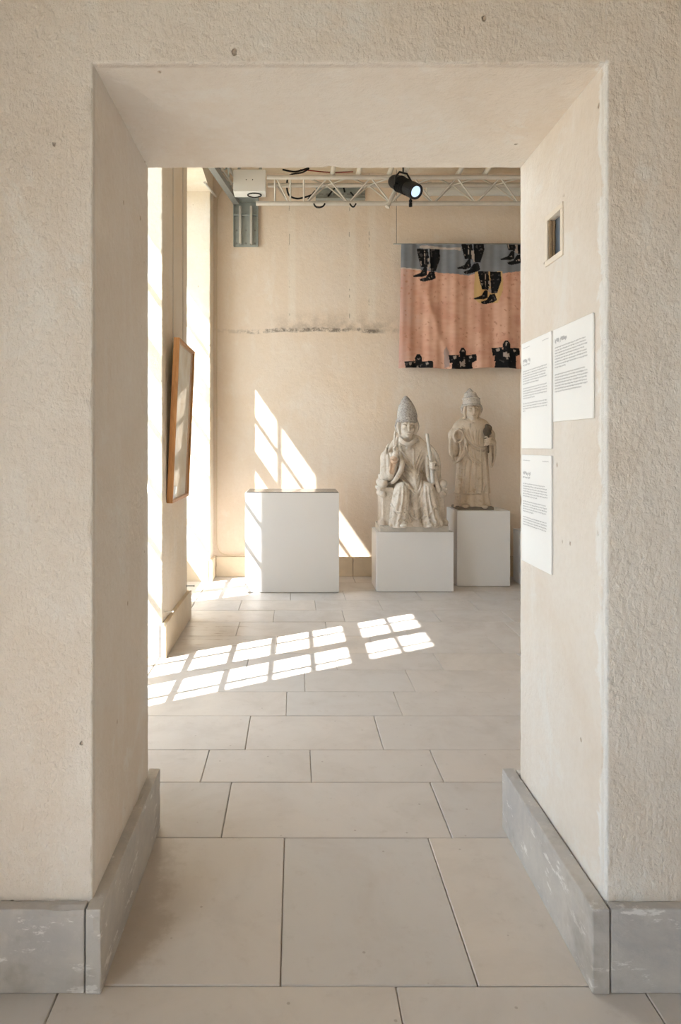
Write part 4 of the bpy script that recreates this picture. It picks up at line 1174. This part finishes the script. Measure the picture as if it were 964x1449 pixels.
# side truss running towards the window wall
sd = empty('side_truss', (-0.75, 8.1, 4.5), 'galvanised side truss along the window wall with pale tubes', 'truss')
A, B = Vector((-0.70, 8.16, 4.53)), Vector((-1.035 + 0.09, 6.2, 4.44))
MB().hexa([tuple(q) for q in (A + Vector((-.05, 0, -.02)), A + Vector((.02, 0, -.02)), B + Vector((.02, 0, -.02)), B + Vector((-.05, 0, -.02)), A + Vector((-.05, 0, .05)), A + Vector((.02, 0, .05)), B + Vector((.02, 0, .05)), B + Vector((-.05, 0, .05)))][::1]).build('steel_channel', M_steel, sd)
for o1, r in ((Vector((0.02, 0, 0.09)), 0.014), (Vector((0.035, 0, 0.20)), 0.018)):
    MB().rod(A + o1, B + o1, r).build('side_tube', M_alu, sd)
for k in range(9):
    q0, q1 = A.lerp(B, k / 9), A.lerp(B, (k + 1) / 9)
    e0, e1 = (Vector((0, 0, 0.03)), Vector((0.035, 0, 0.20))) if k % 2 == 0 else (Vector((0.035, 0, 0.20)), Vector((0, 0, 0.03)))
    MB().rod(q0 + e0, q1 + e1, 0.009, 8).build('brace', M_galv, sd)
MB().rod((-0.965, 8.2, 4.62), (-0.965, 7.2, 4.40), 0.014).build('diagonal_tube', M_alu, sd)

# wall bracket
x0, x1, zb, zt = -0.755, -0.452, 4.02, 4.56
wb = empty('wall_bracket', ((x0 + x1) / 2, YW, zb), 'galvanised steel wall bracket with two pale channels below the white box', 'bracket')
wb_plate = MB().bbox((x0, YW - 0.014, zb), (x1, YW - 0.002, zt), 0.002, 1).build('back_plate', M_galv, wb)
MB().bbox((x0, YW - 0.05, zb), (x0 + 0.012, YW - 0.0145, zt), 0.002, 1).build('side_flange', M_galv, wb)
MB().bbox((x1 - 0.012, YW - 0.05, zb), (x1, YW - 0.0145, zt), 0.002, 1).build('side_flange', M_galv, wb)
for cx_ in (x0 + 0.085, x1 - 0.085):
    MB().bbox((cx_ - 0.014, YW - 0.075, zb + 0.025), (cx_ + 0.014, YW - 0.0145, zt - 0.06), 0.003, 1).build('channel', M_alu, wb)
MB().bbox((x0 + 0.013, YW - 0.06, zt - 0.17), (x1 - 0.013, YW - 0.0145, zt - 0.15), 0.002, 1).build('cross_bar', M_galv, wb)
MB().bbox((x0 - 0.02, YW - 0.22, zt + 0.001), (x1 + 0.01, YW - 0.002, zt + 0.02), 0.002, 1).build('shelf_plate', M_galv, wb)
for cx_ in (x0 + 0.04, (x0 + x1) / 2, x1 - 0.04):
    for cz in (zb + 0.04, zb + 0.2, zb + 0.40):
        MB().lathe((cx_, YW - 0.014, cz), (0, -1, 0), [(0, 0.013), (0.003, 0.013), (0.0031, 0.009), (0.012, 0.009)], 8).build('bolt', M_steel, wb_plate)

# white box clamped at the end of the truss
bx0, bx1, by0, by1, bz0, bz1 = -0.69, -0.33, 7.50, 7.68, 4.418, 4.665
wt = empty('white_box', ((bx0 + bx1) / 2, (by0 + by1) / 2, bz0), 'white metal box with a dark ring underneath, at the end of the truss', 'box')
MB().bbox((bx0, by0, bz0), (bx1, by1, bz1), 0.006, 2).build('casing', M_whitemetal, wt)
cx_, cy_ = bx1 - 0.13, (by0 + by1) / 2 + 0.01
MB().path([(cx_ + 0.075 * math.cos(a), cy_ + 0.062 * math.sin(a), bz0 - 0.004) for a in np.linspace(0, 2 * PI, 28, endpoint=False)], 0.008, 8, True).build('ring', M_rubber, wt, smooth=True)
MB().lathe((cx_, cy_, bz0 + 0.001), (0, 0, -1), [(0, 0.058), (0.004, 0.055), (0.006, 0.02)], 24).build('underside_disc', M_whitemetal, wt)
for dx in (-0.035, 0.035):
    MB().lathe(((bx0 + bx1) / 2 + dx, by0 + 0.001, bz0 + 0.13), (0, -1, 0), [(0, 0.007), (0.003, 0.006)], 10).build('screw', M_black, wt)
for dx in (-0.12, 0.12):
    MB().bbox(((bx0 + bx1) / 2 + dx - 0.015, by0 + 0.06, bz1), ((bx0 + bx1) / 2 + dx + 0.015, by0 + 0.10, ZC), 0.002, 1).build('hanger_strap', M_galv, wt)

# spotlight
lens = Vector(px(588.5, 271, 7.02)); tail = Vector(px(559, 257, 7.33))
ax = (lens - tail).normalized(); L = (lens - tail).length
sp_ = empty('spotlight', tail, 'black theatre spotlight with glowing bluish lens hanging from the truss', 'spotlight')
MB().lathe(tail, ax, [(-0.05, 0.030), (-0.04, 0.062), (0.0, 0.075), (0.10, 0.078), (0.101, 0.088), (0.12, 0.088), (0.121, 0.072), (L - 0.10, 0.072), (L - 0.099, 0.082), (L - 0.01, 0.082), (L, 0.076)], 24).build('lamp_body', M_black, sp_)
M_lens = Mat('lit_lens', rough=0.1)
fr = M_lens.n('ShaderNodeTexCoord')
M_lens.color(lin('6f86a5'))
M_lens.b.inputs['Emission Color'].default_value = (0.62, 0.80, 1.0, 1)
M_lens.b.inputs['Emission Strength'].default_value = 0.75
rim = MB().lathe(lens - ax * 0.012, ax, [(0, 0.080), (0.022, 0.080), (0.0221, 0.061), (0.0, 0.061)], 24).build('lens_rim', M_black, sp_)
MB().lathe(lens - ax * 0.004, ax, [(0, 0.060), (0.010, 0.052), (0.018, 0.034), (0.022, 0.010)], 24).build('lens', M_lens, rim, smooth=True)
sidev = ax.cross(Vector((0, 0, 1))).normalized(); upv = sidev.cross(ax)
for k in range(6):
    q = tail + ax * (0.14 + k * 0.022)
    MB().lathe(q, ax, [(0, 0.0735), (0.0005, 0.083), (0.007, 0.083), (0.0075, 0.0735)], 24).build('cooling_fin', M_black, sp_)
mid = tail + ax * 0.17
MB().path([mid + sidev * 0.10, mid + sidev * 0.105 + Vector((0, 0, 0.07)), mid + sidev * 0.05 + Vector((0, 0, 0.135)), mid - sidev * 0.05 + Vector((0, 0, 0.135)), mid - sidev * 0.105 + Vector((0, 0, 0.07)), mid - sidev * 0.10], 0.010, 8).build('yoke', M_black, sp_)
MB().rod(mid + Vector((0, 0, 0.13)), (mid.x, mid.y, ZC), 0.009).build('hanging_stem', M_black, sp_)
for e in (-1, 1):
    MB().lathe(mid + sidev * e * 0.078, sidev * e, [(0, 0.012), (0.03, 0.012), (0.031, 0.022), (0.045, 0.022)], 12).build('tilt_knob', M_black, sp_)
kb = lens - ax * 0.05
MB().lathe(kb - upv * 0.08, (0, 0, -1), [(0, 0.010), (0.02, 0.010), (0.021, 0.017), (0.045, 0.017), (0.046, 0.008), (0.055, 0.008), (0.056, 0.018), (0.09, 0.018)], 12).build('focus_knob', M_black, sp_)

# slanting strut by the spotlight
m = MB().rod(px(574, 240, 7.42), px(549, 291, 7.42), 0.024, 10)
m.lathe(px(549, 291, 7.42), (-0.4, 0, -0.9), [(0, 0.024), (0.008, 0.030), (0.02, 0.028)], 10)
tagset(m.build('slanting_strut', M_pipe, loc=px(549, 291, 7.42)), 'pale slanting strut tied across the truss beside the spotlight', 'strut')

# thick tube behind the truss over the banner
m = MB().lathe((1.55, 7.96, 4.617), (1, 0, 0), [(0, 0.03), (0.001, 0.078), (0.02, 0.082), (0.05, 0.082), (0.051, 0.074), (3.4, 0.074), (3.41, 0.05)], 20)
tagset(m.build('roller_tube', M_duct, loc=(1.55, 7.96, 4.55), smooth=False), 'thick grey-white horizontal tube along the wall above the banner', 'tube')
m = MB()
ct = empty('cable_tray', (px(447, 282, 8.2)[0], 8.2, 4.60), 'grey perforated cable tray on the wall behind the truss', 'cable tray')
a, b = px(447, 282, 8.2), px(517, 265, 8.2)
MB().bbox((a[0], 8.215, a[2]), (b[0], 8.245, b[2]), 0.002, 1).build('tray_back', M_galv, ct)
for z in (a[2], b[2] - 0.012):
    MB().bbox((a[0], 8.17, z), (b[0], 8.214, z + 0.012), 0.002, 1).build('tray_lip', M_galv, ct)
for k in range(7):
    xx = a[0] + 0.04 + k * 0.085
    MB().bbox((xx, 8.208, a[2] + 0.055), (xx + 0.05, 8.2145, a[2] + 0.075), 0.002, 1).build('slot_plate', M_steel, ct)

# cables
def cable(name, pts, r, mat, label, n=6):
    m = MB().path(spline(pts, n), r, 6)
    return tagset(m.build(name, mat, loc=tuple(pts[0]), smooth=True), label, 'cable')
D = 7.80
cable('black_cable', [px(400, 240, D), px(418, 243, D), px(437, 238, D), px(428, 244, D), px(410, 248, D), px(406, 262, D), px(409, 276, D), px(420, 281, D), px(432, 279, D), px(441, 276, D)], 0.010, M_rubber, 'black cable looping down between the truss braces')
cable('red_cable', [px(425, 240, D), px(445, 242, D), px(470, 244, D), px(500, 243, D)], 0.006, M_red, 'thin red cable along the top of the truss')
cable('black_cable', [px(444, 288, 7.55), px(447, 292.5, 7.55), px(452, 293.5, 7.55), px(457, 292, 7.55), px(460, 288, 7.55)], 0.009, M_rubber, 'short black cable loop hanging below the truss near the white box')
cable('black_cable', [px(495, 288, 7.55), px(498, 292, 7.55), px(501, 292.5, 7.55), px(504, 288, 7.55)], 0.008, M_rubber, 'smaller black cable loop hanging below the truss near the strut')
for i, (a_, b_) in enumerate((((436, 282), (446, 270)), ((464, 278), (474, 266)), ((496, 272), (503, 280)), ((486, 264), (488, 272)))):
    MB().rod(px(a_[0], a_[1], 8.165), px(b_[0], b_[1], 8.165), 0.010, 8).build('clamp', M_black, ct)
cable('corner_cable', [px(330, 262, 8.15), px(322, 258, 8.18), (-0.94, 8.22, 4.62), (-0.955, 8.225, 4.40), (-0.955, 8.23, 3.9), (-0.958, 8.23, 3.2), (-0.957, 8.23, 2.4), (-0.957, 8.23, 1.5), (-0.955, 8.23, 0.55), (-0.945, 8.23, 0.36), (-0.88, 8.225, 0.275), (-0.75, 8.222, 0.258), (-0.4, 8.222, 0.254), (0.3, 8.222, 0.254)], 0.0055, M_cable, 'cream cable dropping down the room corner and along the baseboard', 8)
